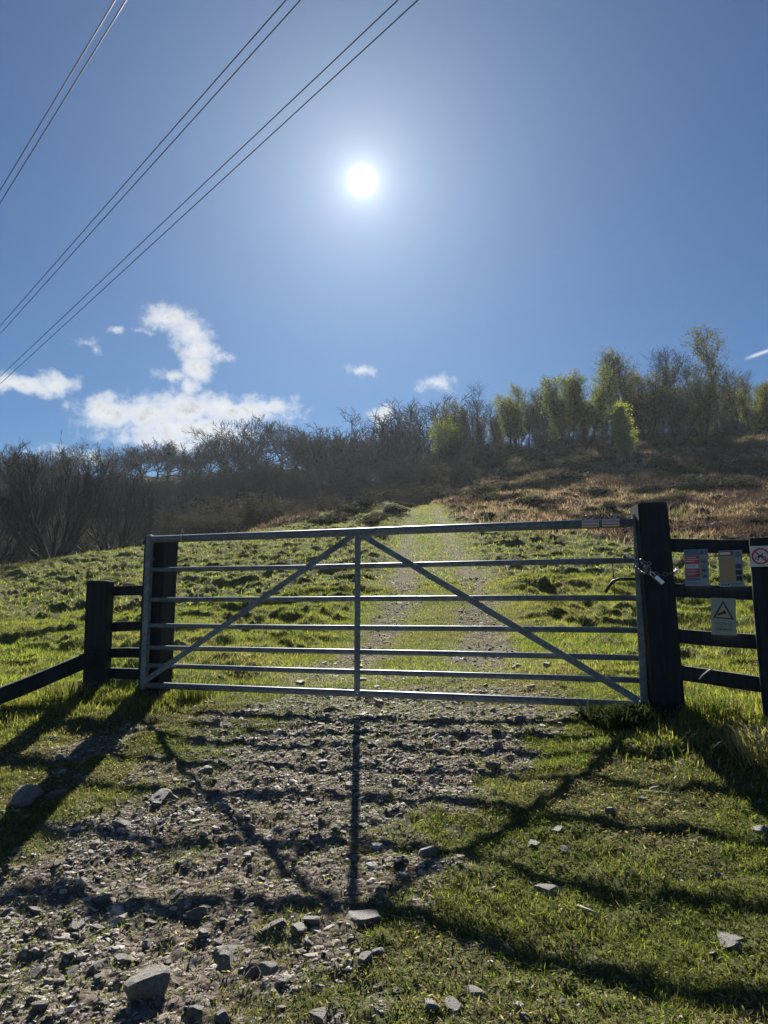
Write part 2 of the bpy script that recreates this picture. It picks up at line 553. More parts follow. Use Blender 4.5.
# near turf
x, y = sample(560000, 1.7, 6.2, .62, .5)
g_, b_, w_, p_ = masks(x, y)
dens = (1 - g_ * (.97 - .42 * sstep(.48, .62, fbm(x * 2.6, y * 2.6, 99, 3)))) * (.15 + .85 * sstep(.40, .6, fbm(x * 3.3, y * 3.3, 61, 3))) * (.4 + .6 * sstep(.40, .54, fbm(x * 1.9, y * 1.9, 91, 4)))
k = RNG.uniform(0, 1, len(x)) < dens * np.interp(y, [1.7, 6.2], [1, .85])
x, y, p_ = x[k], y[k], p_[k]
long_ = sstep(.5, 1.6, np.abs(track(x, y)[0]) - .8) * sstep(3.2, 5, y)
nz = fbm(x * 2.2, y * 2.2, 63, 3)
hh = (.010 + .020 * nz + .010 * long_ * nz) * RNG.uniform(.5, 1.5, len(x))
parts.append(blades('g', np.stack([x, y, H(x, y)], 1), hh, RNG.uniform(.0022, .0045, len(x)), grass_tint(len(x), .26, x, y), 1.5, two=False))
# field beyond the gate
x, y = sample(420000, 6.0, 15, .62, 1)
g_, b_, w_, p_ = masks(x, y)
k = RNG.uniform(0, 1, len(x)) < (1 - g_ * .93)
x, y, p_ = x[k], y[k], p_[k]
nz = fbm(x * 1.2, y * 1.2, 65, 3)
hh = (.02 + .055 * nz * (1 - p_ * .55)) * RNG.uniform(.5, 1.5, len(x))
parts.append(blades('g', np.stack([x, y, H(x, y)], 1), hh, RNG.uniform(.005, .010, len(x)), grass_tint(len(x), .22, x, y), 1.4, two=False))
x, y = sample(380000, 14, 60, .60, 2)
g_, b_, w_, p_ = masks(x, y)
k = RNG.uniform(0, 1, len(x)) < (1 - g_) * (1 - b_) * (1 - w_)
x, y, p_ = x[k], y[k], p_[k]
hh = (.04 + .07 * fbm(x * .9, y * .9, 67, 3) * (1 - p_ * .3)) * RNG.uniform(.5, 1.5, len(x))
parts.append(blades('g', np.stack([x, y, H(x, y)], 1), hh, RNG.uniform(.014, .034, len(x)), grass_tint(len(x), .22, x, y), 1.4, two=False))
# moss, clover-sized leaves and dead litter lying in the near turf
x, y = sample(420000, 1.7, 6.5, .62, .5)
g_ = masks(x, y)[0]
k = RNG.uniform(0, 1, len(x)) < (1 - g_ * .75)
x, y = x[k], y[k]; n = len(x)
pal = np.array([[.12, .15, .035], [.20, .22, .055], [.08, .10, .03], [.24, .19, .12], [.13, .095, .065], [.34, .29, .20]])
pr = fbm(x * 1.9, y * 1.9, 91, 4) + RNG.normal(0, .06, n)
idx = np.where(pr > .5, RNG.integers(0, 3, n), RNG.integers(2, 6, n))
T_ = pal[idx] * RNG.uniform(.6, 1.4, (n, 1)) * (.55 + .9 * fbm(x * 1.1, y * 1.1, 97, 3))[:, None]
P = np.stack([x, y, H(x, y) + RNG.uniform(.001, .012, n)], 1)
u = RNG.normal(0, 1, (n, 3)) * np.array([1, 1, .55]); u /= np.linalg.norm(u, axis=1)[:, None]
w = np.cross(u, RNG.normal(0, 1, (n, 3)) * .5 + np.array([0, 0, 1.])); w /= np.linalg.norm(w, axis=1)[:, None]
sz = (RNG.uniform(.004, .013, n))[:, None]
Vc = np.stack([P - u * sz, P + w * sz * .24, P + u * sz, P - w * sz * .24], 1).reshape(-1, 3)
parts.append((Vc, (np.arange(n)[:, None] * 4 + np.arange(4)).ravel(), np.full(n, 4), np.repeat(T_, 4, 0)))
# rough margins: taller grass round the posts and fences
def margin(cx, cy, sx, sy, n, h0, h1_, dry=.35, wd=.005):
    x = RNG.normal(cx, sx, n); y = RNG.normal(cy, sy, n)
    return blades('g', np.stack([x, y, H(x, y)], 1), RNG.uniform(h0, h1_, n), RNG.uniform(wd * .7, wd * 1.3, n), grass_tint(n, dry), .7)
parts.append(margin(1.95, 4.40, .20, .20, 2500, .02, .07))
parts.append(margin(2.3, 3.95, .30, .25, 5000, .03, .09))
parts.append(margin(1.5, 4.2, .22, .16, 1500, .015, .04, .2))
parts.append(margin(-1.9, 5.75, .25, .20, 3000, .02, .06, .3))
parts.append(margin(-2.35, 5.9, .35, .22, 4000, .02, .075, .3))
parts.append(margin(-3.0, 5.6, .5, .4, 6000, .02, .065, .35))
parts.append(margin(2.6, 5.2, .5, .5, 7000, .02, .055, .3))
V, f, l, T = merge(parts)
tag(link('grass', np_mesh('grass', V, f, l, tint=T), None, M_GRASS), 'short green and straw-coloured grass covering the field and verge', 'grass', kind='stuff')

# bracken, dry grass and heather stalks on the slope
x, y = sample(520000, 20, 105, .60, 3)
g_, b_, w_, p_ = masks(x, y)
k = RNG.uniform(0, 1, len(x)) < b_ * (1 - w_ * .55) * (1 - g_) * np.interp(y, [20, 105], [1, .8])
x, y, w_ = x[k], y[k], w_[k]; n = len(x)
nb = fbm(x * .22, y * .22, 81, 3); nc = fbm(x * .9, y * .9, 83, 3)
pal = np.array([[.075, .055, .045], [.23, .18, .13], [.43, .355, .26], [.17, .175, .08]])
s = nb + (nc - .5) * .55 + RNG.normal(0, .05, n)
idx = np.where(s < .43, 0, np.where(s < .52, 1, np.where(s < .62, 2, 3)))
T = pal[idx] * RNG.uniform(.65, 1.35, (n, 1)) * (1 - w_[:, None] * .6)
hh = np.where(idx == 0, .28, .22) * RNG.uniform(.4, 1.5, n)
V, f, l, T = blades('b', np.stack([x, y, H(x, y)], 1), hh, RNG.uniform(.03, .08, n) * np.interp(y, [20, 100], [.7, 1.5]), T, 1.0, two=False)
tag(link('bracken', np_mesh('bracken', V, f, l, tint=T), None, M_BRACKEN), 'dead brown bracken, heather and dry grass covering the right hillside', 'bracken', kind='stuff')

# ------------------------------------------------------------------ stones
def rock_mesh(name, seed, flat=.6, sub=3, cuts=12):
    rr = random.Random(seed)
    bm = bmesh.new(); bmesh.ops.create_icosphere(bm, subdivisions=sub, radius=1)
    pl = []
    for i in range(cuts):
        v = Vector((rr.gauss(0, 1), rr.gauss(0, 1), rr.gauss(0, 1))).normalized()
        pl.append((v, rr.uniform(.42, .85)))
    pl.append((Vector((rr.uniform(-.3, .3), rr.uniform(-.3, .3), 1)).normalized(), rr.uniform(.5, .75)))
    for v in bm.verts:
        for nn, d in pl:
            e = v.co.dot(nn) - d
            if e > 0: v.co -= nn * e
        v.co += v.co.normalized() * rr.uniform(-.022, .022)
    sx, sy = rr.uniform(.8, 1.15), rr.uniform(.7, 1.0)
    for v in bm.verts: v.co = Vector((v.co.x * sx, v.co.y * sy, v.co.z * flat * 1.2))
    return bm_mesh(name, bm)

rocks = [rock_mesh('stone', i, flat=random.uniform(.45, .8)) for i in range(9)]
def rock_np(sub, k):
    out = []
    for i in range(k):
        me = rock_mesh('tmp', 100 + i, flat=random.uniform(.5, .9), sub=sub, cuts=6)
        v = np.empty(len(me.vertices) * 3); me.vertices.foreach_get('co', v)
        f = np.array([p.vertices[:] for p in me.polygons])
        out.append((v.reshape(-1, 3), f)); bpy.data.meshes.remove(me)
    return out

def scatter_stones(x, y, size, protos, colr):
    parts = []
    pid = RNG.integers(0, len(protos), len(x))
    z = H(x, y)
    for i, (v, f) in enumerate(protos):
        k = np.where(pid == i)[0]; n = len(k)
        if n == 0: continue
        a = RNG.uniform(0, 6.28, n); c, s = np.cos(a), np.sin(a)
        sc = size[k][:, None] * RNG.uniform(.6, 1.35, (n, 3)) * np.array([1, 1, .55])
        X = v[None, :, :] * sc[:, None, :]
        tl = RNG.normal(0, .35, n)[:, None]
        X[:, :, 2] += X[:, :, 0] * tl
        XX = X[:, :, 0] * c[:, None] - X[:, :, 1] * s[:, None]
        YY = X[:, :, 0] * s[:, None] + X[:, :, 1] * c[:, None]
        P = np.stack([XX + x[k][:, None], YY + y[k][:, None], X[:, :, 2] + z[k][:, None] + size[k][:, None] * .02], -1)
        ff = (f[None] + (np.arange(n) * len(v))[:, None, None]).ravel()
        parts.append((P.reshape(-1, 3), ff, np.full(n * len(f), 3), np.repeat(colr[k], len(v), 0)))
    return merge(parts)

xa, ya = sample(150000, 1.7, 6.0, .62, .4); xb, yb = sample(150000, 6.0, 16, .3, .4)
x = np.concatenate([xa, xb]); y = np.concatenate([ya, yb])
g_ = masks(x, y)[0]
yy = RNG.uniform(0, 1, len(x))
k = yy < np.where(g_ > .35, g_, .035) * np.interp(y, [1.7, 6, 14], [.8, .65, .55]) * (.35 + .65 * sstep(.42, .58, fbm(x * 4, y * 4, 95, 3)))
x, y = x[k], y[k]; n = len(x)
size = np.clip(RNG.lognormal(math.log(.0070), .52, n), .0035, .034) * np.interp(y, [2, 8, 14], [1, 1.3, 1.8])
cc = np.array([[.31, .265, .23], [.23, .19, .155], [.42, .385, .35], [.16, .13, .11]])[RNG.integers(0, 4, n)] * RNG.uniform(.7, 1.25, (n, 1))
V, f, l, T = scatter_stones(x, y, size, rock_np(1, 8), cc)
tag(link('gravel', np_mesh('gravel', V, f, l, tint=T), None, M_GRAVEL), 'small grey broken stones covering the bare track', 'gravel', kind='stuff')

# the stones one can pick out, by where they lie
def stone(x, y, half, proto, rz, label, group=None, tilt=0, zs=1.0, sink=.10):
    o = bpy.data.objects.new('stone', proto)
    COL.objects.link(o)
    o.location = (x, y, h1(x, y) + half * sink)
    o.scale = (half, half, half * zs)
    o.rotation_euler = (tilt, random.uniform(-.15, .15), rz)
    return tag(o, label, 'stone', group)
for m_ in rocks:
    m_.materials.append(M_STONE)
BIG = [
 (202, 915, 27, 'pale-topped block of stone low on the bare ground, left of the gate shadow'),
 (365, 922, 37, 'layered pale grey stone at the foot of the centre shadow line'),
 (150, 988, 46, 'largest grey slab lying in the bottom left foreground'),
 (545, 893, 27, 'smooth grey stone alone in the grass below the centre right shadows'),
 (558, 831, 14, 'small upright dark stone highest of the cluster in the right grass'),
 (533, 846, 17, 'pale crumbly stone left of the small cluster in the right grass'),
 (565, 851, 18, 'rounded stone lowest of the small cluster in the right grass'),
 (611, 813, 15, 'little dark stone beside the right end of the crossing shadows'),
 (732, 942, 33, 'brown grey stone half sunk in the grass near the lower right edge'),
 (762, 832, 20, 'white topped stone at the right edge of the picture'),
 (365, 960, 17, 'flat pale stone set in grass below the layered stone'),
 (297, 933, 22, 'low flat stone left of the layered stone'),
 (474, 996, 22, 'pale grey stone with dark side near the bottom centre right'),
 (431, 1006, 18, 'small white stone left of its twin at the bottom edge'),
 (454, 1008, 24, 'flat white stone right of its twin at the bottom edge'),
 (524, 1017, 18, 'pale stone cut by the bottom edge right of centre'),
 (25, 799, 36, 'long grey stone in the shadow at the left edge'),
 (55, 796, 24, 'dark stone beside the long grey stone at the left edge'),
 (97, 893, 13, 'dark upright stone in the lowest gate rail shadow'),
 (265, 907, 12, 'small dark stone on the edge of the shadow left of the centre'),
 (123, 962, 20, 'square pale stone above the largest slab'),
 (100, 966, 22, 'purplish grey stone lying left of the square pale stone'),
 (228, 958, 24, 'flat dark stone right of the largest slab'),
 (280, 985, 14, 'flat grey stone partly overgrown in the grass left of bottom centre'),
 (195, 1012, 22, 'curved grey stone at the bottom edge left of centre'),
 (222, 1018, 18, 'pale stone at the bottom edge beside the curved stone'),
 (320, 1020, 22, 'light stone cut by the bottom edge left of centre'),
 (8, 913, 16, 'dark stone in the lowest shadow at the left edge'),
 (330, 711, 14, 'pale stone just under the bottom rail near the centre upright'),
 (520, 722, 16, 'dark flat stone under the bottom rail right of centre'),
 (655, 790, 14, 'dark stone between the stick and the right hand verge'),
 (160, 800, 24, 'pale flat slab level with the ground on the bare track'),
 (75, 928, 22, 'tilted grey slab in the stony ground above the purplish stone'),
 (40, 975, 24, 'low light grey slab near the bottom left corner'),
]
for i, (px, py, wpx, lab) in enumerate(BIG):
    p = hit(px, py)
    half = wpx / 740 * math.hypot(p[1], p[2]) / 2 * 1.12
    stone(p[0], p[1], half, rocks[i % 9], random.uniform(0, 6.28), lab, 'stones one can pick out on the track and verge', tilt=random.uniform(-.15, .15), zs=random.uniform(.7, 1.0), sink=.02)
cnt = 0; tries = 0
while cnt < 270 and tries < 6000:
    tries += 1
    yq = random.uniform(1.9, 9.5); xq = random.uniform(-1, 1) * yq * .58
    gg = float(masks(np.array([xq]), np.array([yq]))[0][0])
    if random.random() > (gg * .95 + (.22 if (xq < .1 and yq < 2.9) else .03)) * (1 if yq < 4 else .6): continue
    half = min(.05, random.lognormvariate(math.log(.022), .45)) * (1 if yq < 5 else 1.5)
    stone(xq, yq, half, random.choice(rocks), random.uniform(0, 6.28), 'loose grey stone among the gravel of the bare track', 'loose stones in the gravel', tilt=random.uniform(-.3, .3), zs=random.uniform(.6, 1.1))
    cnt += 1

# ------------------------------------------------------------------ gate
GL = np.array([-1.86, 5.86]); GR = np.array([1.60, 4.66])
gd = (GR - GL) / np.linalg.norm(GR - GL); GLEN = float(np.linalg.norm(GR - GL))
gn = np.array([gd[1], -gd[0]])           # towards the camera
gate = empty('field_gate', (GL[0], GL[1], -.60), math.atan2(gd[1], gd[0]),
             label='closed galvanised seven-bar field gate across the stony track', cat='gate')
# local frame: x along the gate, -y towards the camera, z up from the bottom rail
ZT = 1.135
rails = [0.0, .135, .265, .435, .615, .815, 1.075]
RB = [.62, .60]
def gx(name, pts, r, n=14, m=M_GALV, parent=gate):
    return tube_obj(name, pts, r, m, parent, n)
zs = [0.0, .150, .285, .455, .655, .890, 1.130]
for i, z in enumerate(zs):
    r = .029 if i == 6 else (.024 if i == 0 else .0185)
    gx('top_rail' if i == 6 else ('bottom_rail' if i == 0 else 'rail'), [(.02, 0, z), (GLEN * .33, 0, z - .004 * (i % 2)), (GLEN * .66, 0, z + .003 * ((i + 1) % 2)), (GLEN - .02, 0, z)], r)
for x_, z0, z1 in ((0.0, -.035, 1.165), (GLEN, -.035, 1.185)):
    o = beam_obj('stile', (x_, 0, z0), (x_, 0, z1), .046, .046, M_GALV, gate, bevel=.006, up=(0, 1, 0))
xm = GLEN * .486
beam_obj('upright', (xm, -.026, .02), (xm, -.026, 1.10), .042, .012, M_GALV, gate, bevel=.003, up=(0, 1, 0))
for x0, x1 in ((xm - .035, .03), (xm + .035, GLEN - .03)):
    beam_obj('brace', (x0, -.036, 1.105), (x1, -.036, .03), .042, .010, M_GALV, gate, bevel=.003, up=(0, 1, 0))
# bolts where the bars cross
for x_, z_ in ((xm, 0), (xm, .150), (xm, .285), (xm, .455), (xm, .655), (xm, .890)):
    bm = bmesh.new(); bmesh.ops.create_cone(bm, cap_ends=True, segments=6, radius1=.011, radius2=.010, depth=.010)
    o = link('bolt', bm_mesh('bolt', bm), gate, M_GALV, (x_, -.038, z_)); o.rotation_euler = (R(90), 0, 0)
# hinges on the hanging side
for z_ in (.12, .98):
    tube_obj('hinge', [(.0, .02, z_), (.0, .07, z_), (-.03, .10, z_)], .014, M_GALV, gate)
# hanging latch: bent flat bar and the thin drop rod
latch = tube_obj('latch', [(GLEN - .02, -.02, .772), (GLEN - .12, -.03, .772), (GLEN - .155, -.032, .760), (GLEN - .205, -.035, .690)], .010, M_BLACKIRON, gate, 10)
tube_obj('rod', [(GLEN - .155, .0, .88), (GLEN - .152, -.005, .77), (GLEN - .150, 0, .66)], .004, M_BLACKIRON, latch, 8)
tube_obj('latch_pin', [(GLEN - .06, 0, .90), (GLEN - .06, 0, .935)], .006, M_STEEL, gate, 8)
tube_obj('wire_tie', [(.31, -.0, 1.09), (.31, -.033, 1.12), (.312, -.02, 1.20), (.313, 0, 1.155)], .0025, M_STEEL, gate, 6)
# pair of printed stickers on the top rail
M_STK = simple('sticker_white', (.62, .55, .55), .5, .4, nscale=50, var=.1)
M_STKR = simple('sticker_red', (.42, .12, .09), .5, .4, nscale=50, var=.1)
for sx in (GLEN - .28, GLEN - .155):
    st = None
    V = []; Fc = []
    for i in range(9):
        a = R(-150 + i * 13)
        for xx in (-.052, .052):
            V.append((sx + xx, math.cos(a) * .0322 * 0 + math.sin(a + 0) * .0322, 1.130 - math.cos(a) * .0322 * -1 * -1))
    for i in range(8):
        Fc.append((2 * i, 2 * i + 1, 2 * i + 3, 2 * i + 2))
    me = bpy.data.meshes.new('sticker'); me.from_pydata(V, [], Fc); me.update()
    st = link('sticker', me, gate, M_STK)
    # rows of print too small to read and the red lower half line
    tb = []
    for k in range(9):
        xx = sx - .044 + k * .011
        tb.append(([(xx, -.0332, 1.134), (xx, -.0332 + .0006, 1.146)], .0022, 4))
    link('print', tubes_mesh('print', tb), st, M_STKR)
    beam_obj('stripe', (sx - .046, -.0325, 1.120), (sx + .046, -.0325, 1.120), .003, .007, M_STKR, st, bevel=0)

# ------------------------------------------------------------------ posts
def post(name, x, y, w, d, ztop, tilt, rz, label, cat='post', zb=None, group=None, chamfer=.02):
    zb = (h1(x, y) - .3) if zb is None else zb
    zg = h1(x, y)
    bm = bmesh.new()
    L = ztop - zb
    r = bmesh.ops.create_cube(bm, size=1)
    for v in bm.verts: v.co = Vector((v.co.x * w, v.co.y * d, v.co.z * L))
    bmesh.ops.bevel(bm, geom=[e for e in bm.edges], offset=.007, segments=2, affect='EDGES')
    # saw cuts so that the sides can carry a slight warp
    for k in range(9):
        zc = -L / 2 + L * (k + 1) / 10
        bmesh.ops.bisect_plane(bm, geom=bm.verts[:] + bm.edges[:] + bm.faces[:], plane_co=(0, 0, zc), plane_no=(0, 0, 1))
    for v in bm.verts:
        q = v.co.z * 3.1 + x * 7
        v.co.x += .004 * math.sin(q) ; v.co.y += .004 * math.cos(q * 1.3)
        if v.co.z > L / 2 - .02:
            v.co.z += .012 * math.sin(v.co.x * 40 + x) + random.uniform(-.003, .003)
        v.co.z -= -L / 2 + (zg - zb)        # origin at the ground line
    o = link(name, bm_mesh(name, bm), None, M_POST, (x, y, zg))
    o.rotation_euler = (tilt[0], tilt[1], rz)
    return tag(o, label, cat, group)

ga = math.atan2(gd[1], gd[0])
c0 = Vector((at(158, 600, 5.98)[0], 5.98))
post('gate_post', c0.x, 6.0, .195, .19, .555, (0, 0), ga, 'black square timber post behind the left end of the gate', 'post')
pr = at(655, 600, 4.60)
post('gate_post', pr[0] + .048, 4.62, .18, .18, .655, (0, R(-2.6)), ga * .2, 'thick black timber gate post with a chain and padlock wrapped round it', 'post')

# left fence: one post, four short rails, one sloping rail
pl = at(101, 640, 6.15)
fl = empty('fence', (pl[0], pl[1], h1(pl[0], pl[1])), 0, label='short black rail fence left of the gate with a sloping rail', cat='fence')
def wpt(px, py, Y, o):
    p = at(px, py, Y); return (p[0] - o.location.x, p[1] - o.location.y, p[2] - o.location.z)
def fpost(parent, px0, px1, pyt, Y, rz=0, zextra=.3, tilt=0):
    a = at((px0 + px1) / 2, pyt, Y); w = (px1 - px0) / 740 * Y * .985
    zb = h1(a[0], a[1]) - zextra
    bm = bmesh.new(); L = a[2] - zb
    add_beam(bm, (0, 0, -L / 2), (0, 0, L / 2), w, w * .85, up=(0, 1, 0), bevel=.008, jitter=.0015)
    for k in range(5):
        bmesh.ops.bisect_plane(bm, geom=bm.verts[:] + bm.edges[:] + bm.faces[:], plane_co=(0, 0, -L / 2 + L * (k + 1) / 6), plane_no=(0, 0, 1))
    for v in bm.verts: v.co.x += .003 * math.sin(v.co.z * 5 + px0)
    o = link('post', bm_mesh('post', bm), parent, M_POST)
    o.location = (a[0] - parent.location.x, a[1] - parent.location.y, (a[2] + zb) / 2 - parent.location.z)
    o.rotation_euler = (0, tilt, rz)
    return o
fpost(fl, 90.5, 112, 581, 6.15)
def rail_px(parent, p0, p1, hpx, thick=.03, Y0=None, Y1=None, name='rail'):
    a = Vector(wpt(p0[0], p0[1], p0[2], parent)); b = Vector(wpt(p1[0], p1[1], p1[2], parent))
    hh_ = hpx / 740 * (p0[2] + p1[2]) / 2
    bm = bmesh.new(); add_beam(bm, a, b, thick, hh_, bevel=.004)
    n = max(2, int((b - a).length / .15)); dv = (b - a)
    for k in range(1, n):
        bmesh.ops.bisect_plane(bm, geom=bm.verts[:] + bm.edges[:] + bm.faces[:], plane_co=a + dv * k / n, plane_no=dv)
    for v in bm.verts: v.co.z += .0035 * math.sin(v.co.x * 9 + p0[1]); v.co.y += .002 * math.sin(v.co.x * 13 + p0[1])
    return link(name, bm_mesh(name, bm), parent, M_POST)
for ya, yb, hp in ((592, 588.5, 9.5), (627, 625.5, 9.5), (653, 653, 9.5), (673.5, 674, 10.5)):
    rail_px(fl, (104, ya, 6.22), (166, yb, 6.12), hp)
rail_px(fl, (100, 655, 6.10), (-8, 699, 5.55), 15, thick=.04)

# right fence
pr2 = at(760, 640, 4.25)
fr = empty('fence', (pr2[0], pr2[1], h1(pr2[0], pr2[1])), 0, label='black four-rail timber fence right of the gate carrying the notices', cat='fence')
for (y0, y1, h0) in ((545.5, 546.5, 13.5), (590.0, 593.0, 13.5), (634.5, 642.0, 14.0), (670.5, 684.0, 14.5)):
    rail_px(fr, (660, y0, 4.60), (762, y1, 4.30), h0, thick=.035)
fpost(fr, 752, 785, 538, 4.24, tilt=R(-1.0), rz=R(-25))
# the next panel runs on past the frame
for (y0, y1, h0) in ((545, 543, 14), (595, 598, 14), (645, 652, 14), (686, 697, 14)):
    rail_px(fr, (780, y0, 4.28), (860, y1, 4.0), h0, thick=.035)
fpost(fr, 858, 892, 536, 3.95)

# chain and padlock
def torus(bm, R1, r, mtx, seg=14, rs=7, stretch=1.5):
    vs = []
    for i in range(seg):
        a = 2 * math.pi * i / seg
        c = Vector((math.cos(a) * R1 * stretch, math.sin(a) * R1, 0))
        dd = Vector((math.cos(a), math.sin(a), 0))
        for k in range(rs):
            b = 2 * math.pi * k / rs
            vs.append(bm.verts.new(mtx @ (c + dd * math.cos(b) * r + Vector((0, 0, math.sin(b) * r)))))
    for i in range(seg):
        for k in range(rs):
            bm.faces.new((vs[i * rs + k], vs[((i + 1) % seg) * rs + k], vs[((i + 1) % seg) * rs + (k + 1) % rs], vs[i * rs + (k + 1) % rs]))
def chain_mesh(pts, link_len=.030):
    bm = bmesh.new(); pts = [Vector(p) for p in pts]
    seg = []
    for a, b in zip(pts[:-1], pts[1:]):
        n = max(1, int((b - a).length / (link_len * .72)))
        for i in range(n): seg.append((a.lerp(b, i / n), a.lerp(b, (i + 1) / n)))
    for i, (a, b) in enumerate(seg):
        d = (b - a).normalized(); s = d.cross(Vector((0, 0, 1)))
        if s.length < .05: s = d.cross(Vector((0, 1, 0)))
        s.normalize(); u = d.cross(s)
        if i % 2: s, u = u, s
        m = Matrix(((d.x, s.x, u.x), (d.y, s.y, u.y), (d.z, s.z, u.z))).to_4x4(); m.translation = (a + b) / 2
        torus(bm, link_len * .30, link_len * .095, m, stretch=1.65)
    return bm_mesh('chain', bm, True)
q = lambda px, py, Y: tuple(at(px, py, Y))
o = link('chain', chain_mesh([q(640, 562, 4.52), q(647, 566, 4.50), q(650, 571, 4.49), q(658, 575, 4.49), q(668, 574, 4.50), q(676, 572, 4.58), q(676, 570, 4.74), q(650, 566, 4.76), q(637, 564, 4.74)], .034), None, M_CHAIN)
tag(o, 'galvanised chain wrapped round the thick gate post', 'chain')
o = link('chain', chain_mesh([q(634, 566, 4.60), q(641, 572, 4.50), q(648, 574, 4.49), q(644, 568, 4.47), q(651, 564, 4.48), q(640, 560, 4.53)], .028), None, M_CHAIN)
tag(o, 'knot of chain links hanging at the latch end of the gate', 'chain')
pp = Vector(q(651, 573, 4.47)); pe = Vector(q(662, 583, 4.465))
dd = (pe - pp).normalized()
pad = empty('padlock', pp, 0, label='silver padlock hanging slantwise from the chain on the gate post', cat='padlock')
bm = bmesh.new(); add_beam(bm, dd * .030, dd * .092, .026, .032, up=(0, 1, 0), bevel=.004)
link('padlock_body', bm_mesh('padlock_body', bm), pad, M_STEEL)
sd = dd.cross(Vector((0, 1, 0))).normalized()
tube_obj('shackle', [dd * .034 + sd * .010, dd * .008 + sd * .010, dd * -.004 + sd * .005, dd * -.006, dd * -.004 - sd * .005, dd * .008 - sd * .010, dd * .034 - sd * .010], .0035, M_STEEL, pad, 8)

# ------------------------------------------------------------------ notices
def flatmat(name, col, r=.45):
    return simple(name, col, r, .4, nscale=18, var=.12, bump=.05)
C_ = {k: flatmat('notice_' + k, v) for k, v in dict(
    blue=(.09, .14, .28), darkblue=(.02, .06, .16), red=(.42, .05, .07), darkred=(.30, .045, .05), white=(.60, .62, .66), cream=(.42, .38, .24),
    yellow=(.36, .25, .12), grey=(.25, .28, .28), black=(.01, .012, .012), pale=(.26, .31, .40), weath=(.30, .33, .29), prohibit=(.50, .02, .03), greyteal=(.16, .22, .22)).items()}

def board(x0, y0, x1, y1, Y0, Y1, label, m, roll=0):
    """flat notice given by its picture box; local frame x right, y up, z out towards the viewer"""
    a = Vector(at(x0, (y0 + y1) / 2, Y0)); b = Vector(at(x1, (y0 + y1) / 2, Y1))
    xd = (b - a); xd.z = 0; W = xd.length; xd.normalize()
    up = Vector((0, 0, 1)); nrm = xd.cross(up)
    Hh = (y1 - y0) / 740 * (Y0 + Y1) / 2 * 1.01
    c = (a + b) / 2
    o = bpy.data.objects.new('notice', None); COL.objects.link(o)
    mtx = Matrix(((xd.x, up.x, nrm.x), (xd.y, up.y, nrm.y), (xd.z, up.z, nrm.z))).to_4x4()
    o.matrix_world = Matrix.Translation(c) @ mtx @ Matrix.Rotation(roll, 4, 'Z')
    tag(o, label, 'notice')
    bm = bmesh.new(); add_beam(bm, (-W / 2, 0, 0), (W / 2, 0, 0), .003, Hh, up=(0, 1, 0), bevel=.001)
    link('panel', bm_mesh('panel', bm), o, m)
    return o, W, Hh
def patch(o, W, Hh, u0, v0, u1, v1, m, name='field', lay=1):
    """rectangle on the notice in 0..1 coordinates, v down"""
    z = .0018 + .0006 * lay
    X0, X1 = (u0 - .5) * W, (u1 - .5) * W; Y0, Y1 = (.5 - v1) * Hh, (.5 - v0) * Hh
    me = bpy.data.meshes.new(name)
    me.from_pydata([(X0, Y0, z), (X1, Y0, z), (X1, Y1, z), (X0, Y1, z)], [], [(0, 1, 2, 3)])
    return link(name, me, o, m)
def lines(o, W, Hh, rects, m, name='print', lay=2):
    V = []; Fc = []; z = .0018 + .0006 * lay
    for (u0, v0, u1, v1) in rects:
        X0, X1 = (u0 - .5) * W, (u1 - .5) * W; Y0, Y1 = (.5 - v1) * Hh, (.5 - v0) * Hh
        k = len(V); V += [(X0, Y0, z), (X1, Y0, z), (X1, Y1, z), (X0, Y1, z)]; Fc.append((k, k + 1, k + 2, k + 3))
    me = bpy.data.meshes.new(name); me.from_pydata(V, [], Fc); return link(name, me, o, m)
def disc(o, cx, cy, r0, r1, m, lay=2, name='emblem', n=32):
    V = []; Fc = []; z = .0018 + .0006 * lay
    for i in range(n):
        a = 2 * math.pi * i / n
        V.append((cx + r1 * math.cos(a), cy + r1 * math.sin(a), z))
        V.append((cx + r0 * math.cos(a), cy + r0 * math.sin(a), z))
    for i in range(n):
        j = (i + 1) % n
        Fc.append((2 * i, 2 * j, 2 * j + 1, 2 * i + 1))
    me = bpy.data.meshes.new(name); me.from_pydata(V, [], Fc); return link(name, me, o, m)
def poly(o, pts, m, lay=2, name='pictogram'):
    z = .0018 + .0006 * lay
    me = bpy.data.meshes.new(name); me.from_pydata([(x, y, z) for x, y in pts], [], [tuple(range(len(pts)))]); return link(name, me, o, m)
def text(o, s, cx, cy, size, m, lay=3, name='lettering'):
    cu = bpy.data.curves.new(name, 'FONT'); cu.body = s; cu.size = size; cu.align_x = 'CENTER'; cu.align_y = 'CENTER'
    t = bpy.data.objects.new(name, cu); COL.objects.link(t)
    bpy.context.view_layer.update()
    me = bpy.data.meshes.new_from_object(t.evaluated_get(bpy.context.evaluated_depsgraph_get()))
    bpy.data.objects.remove(t); bpy.data.curves.remove(cu)
    r = link(name, me, o, m); r.location = (cx, cy, .0018 + .0006 * lay); return r

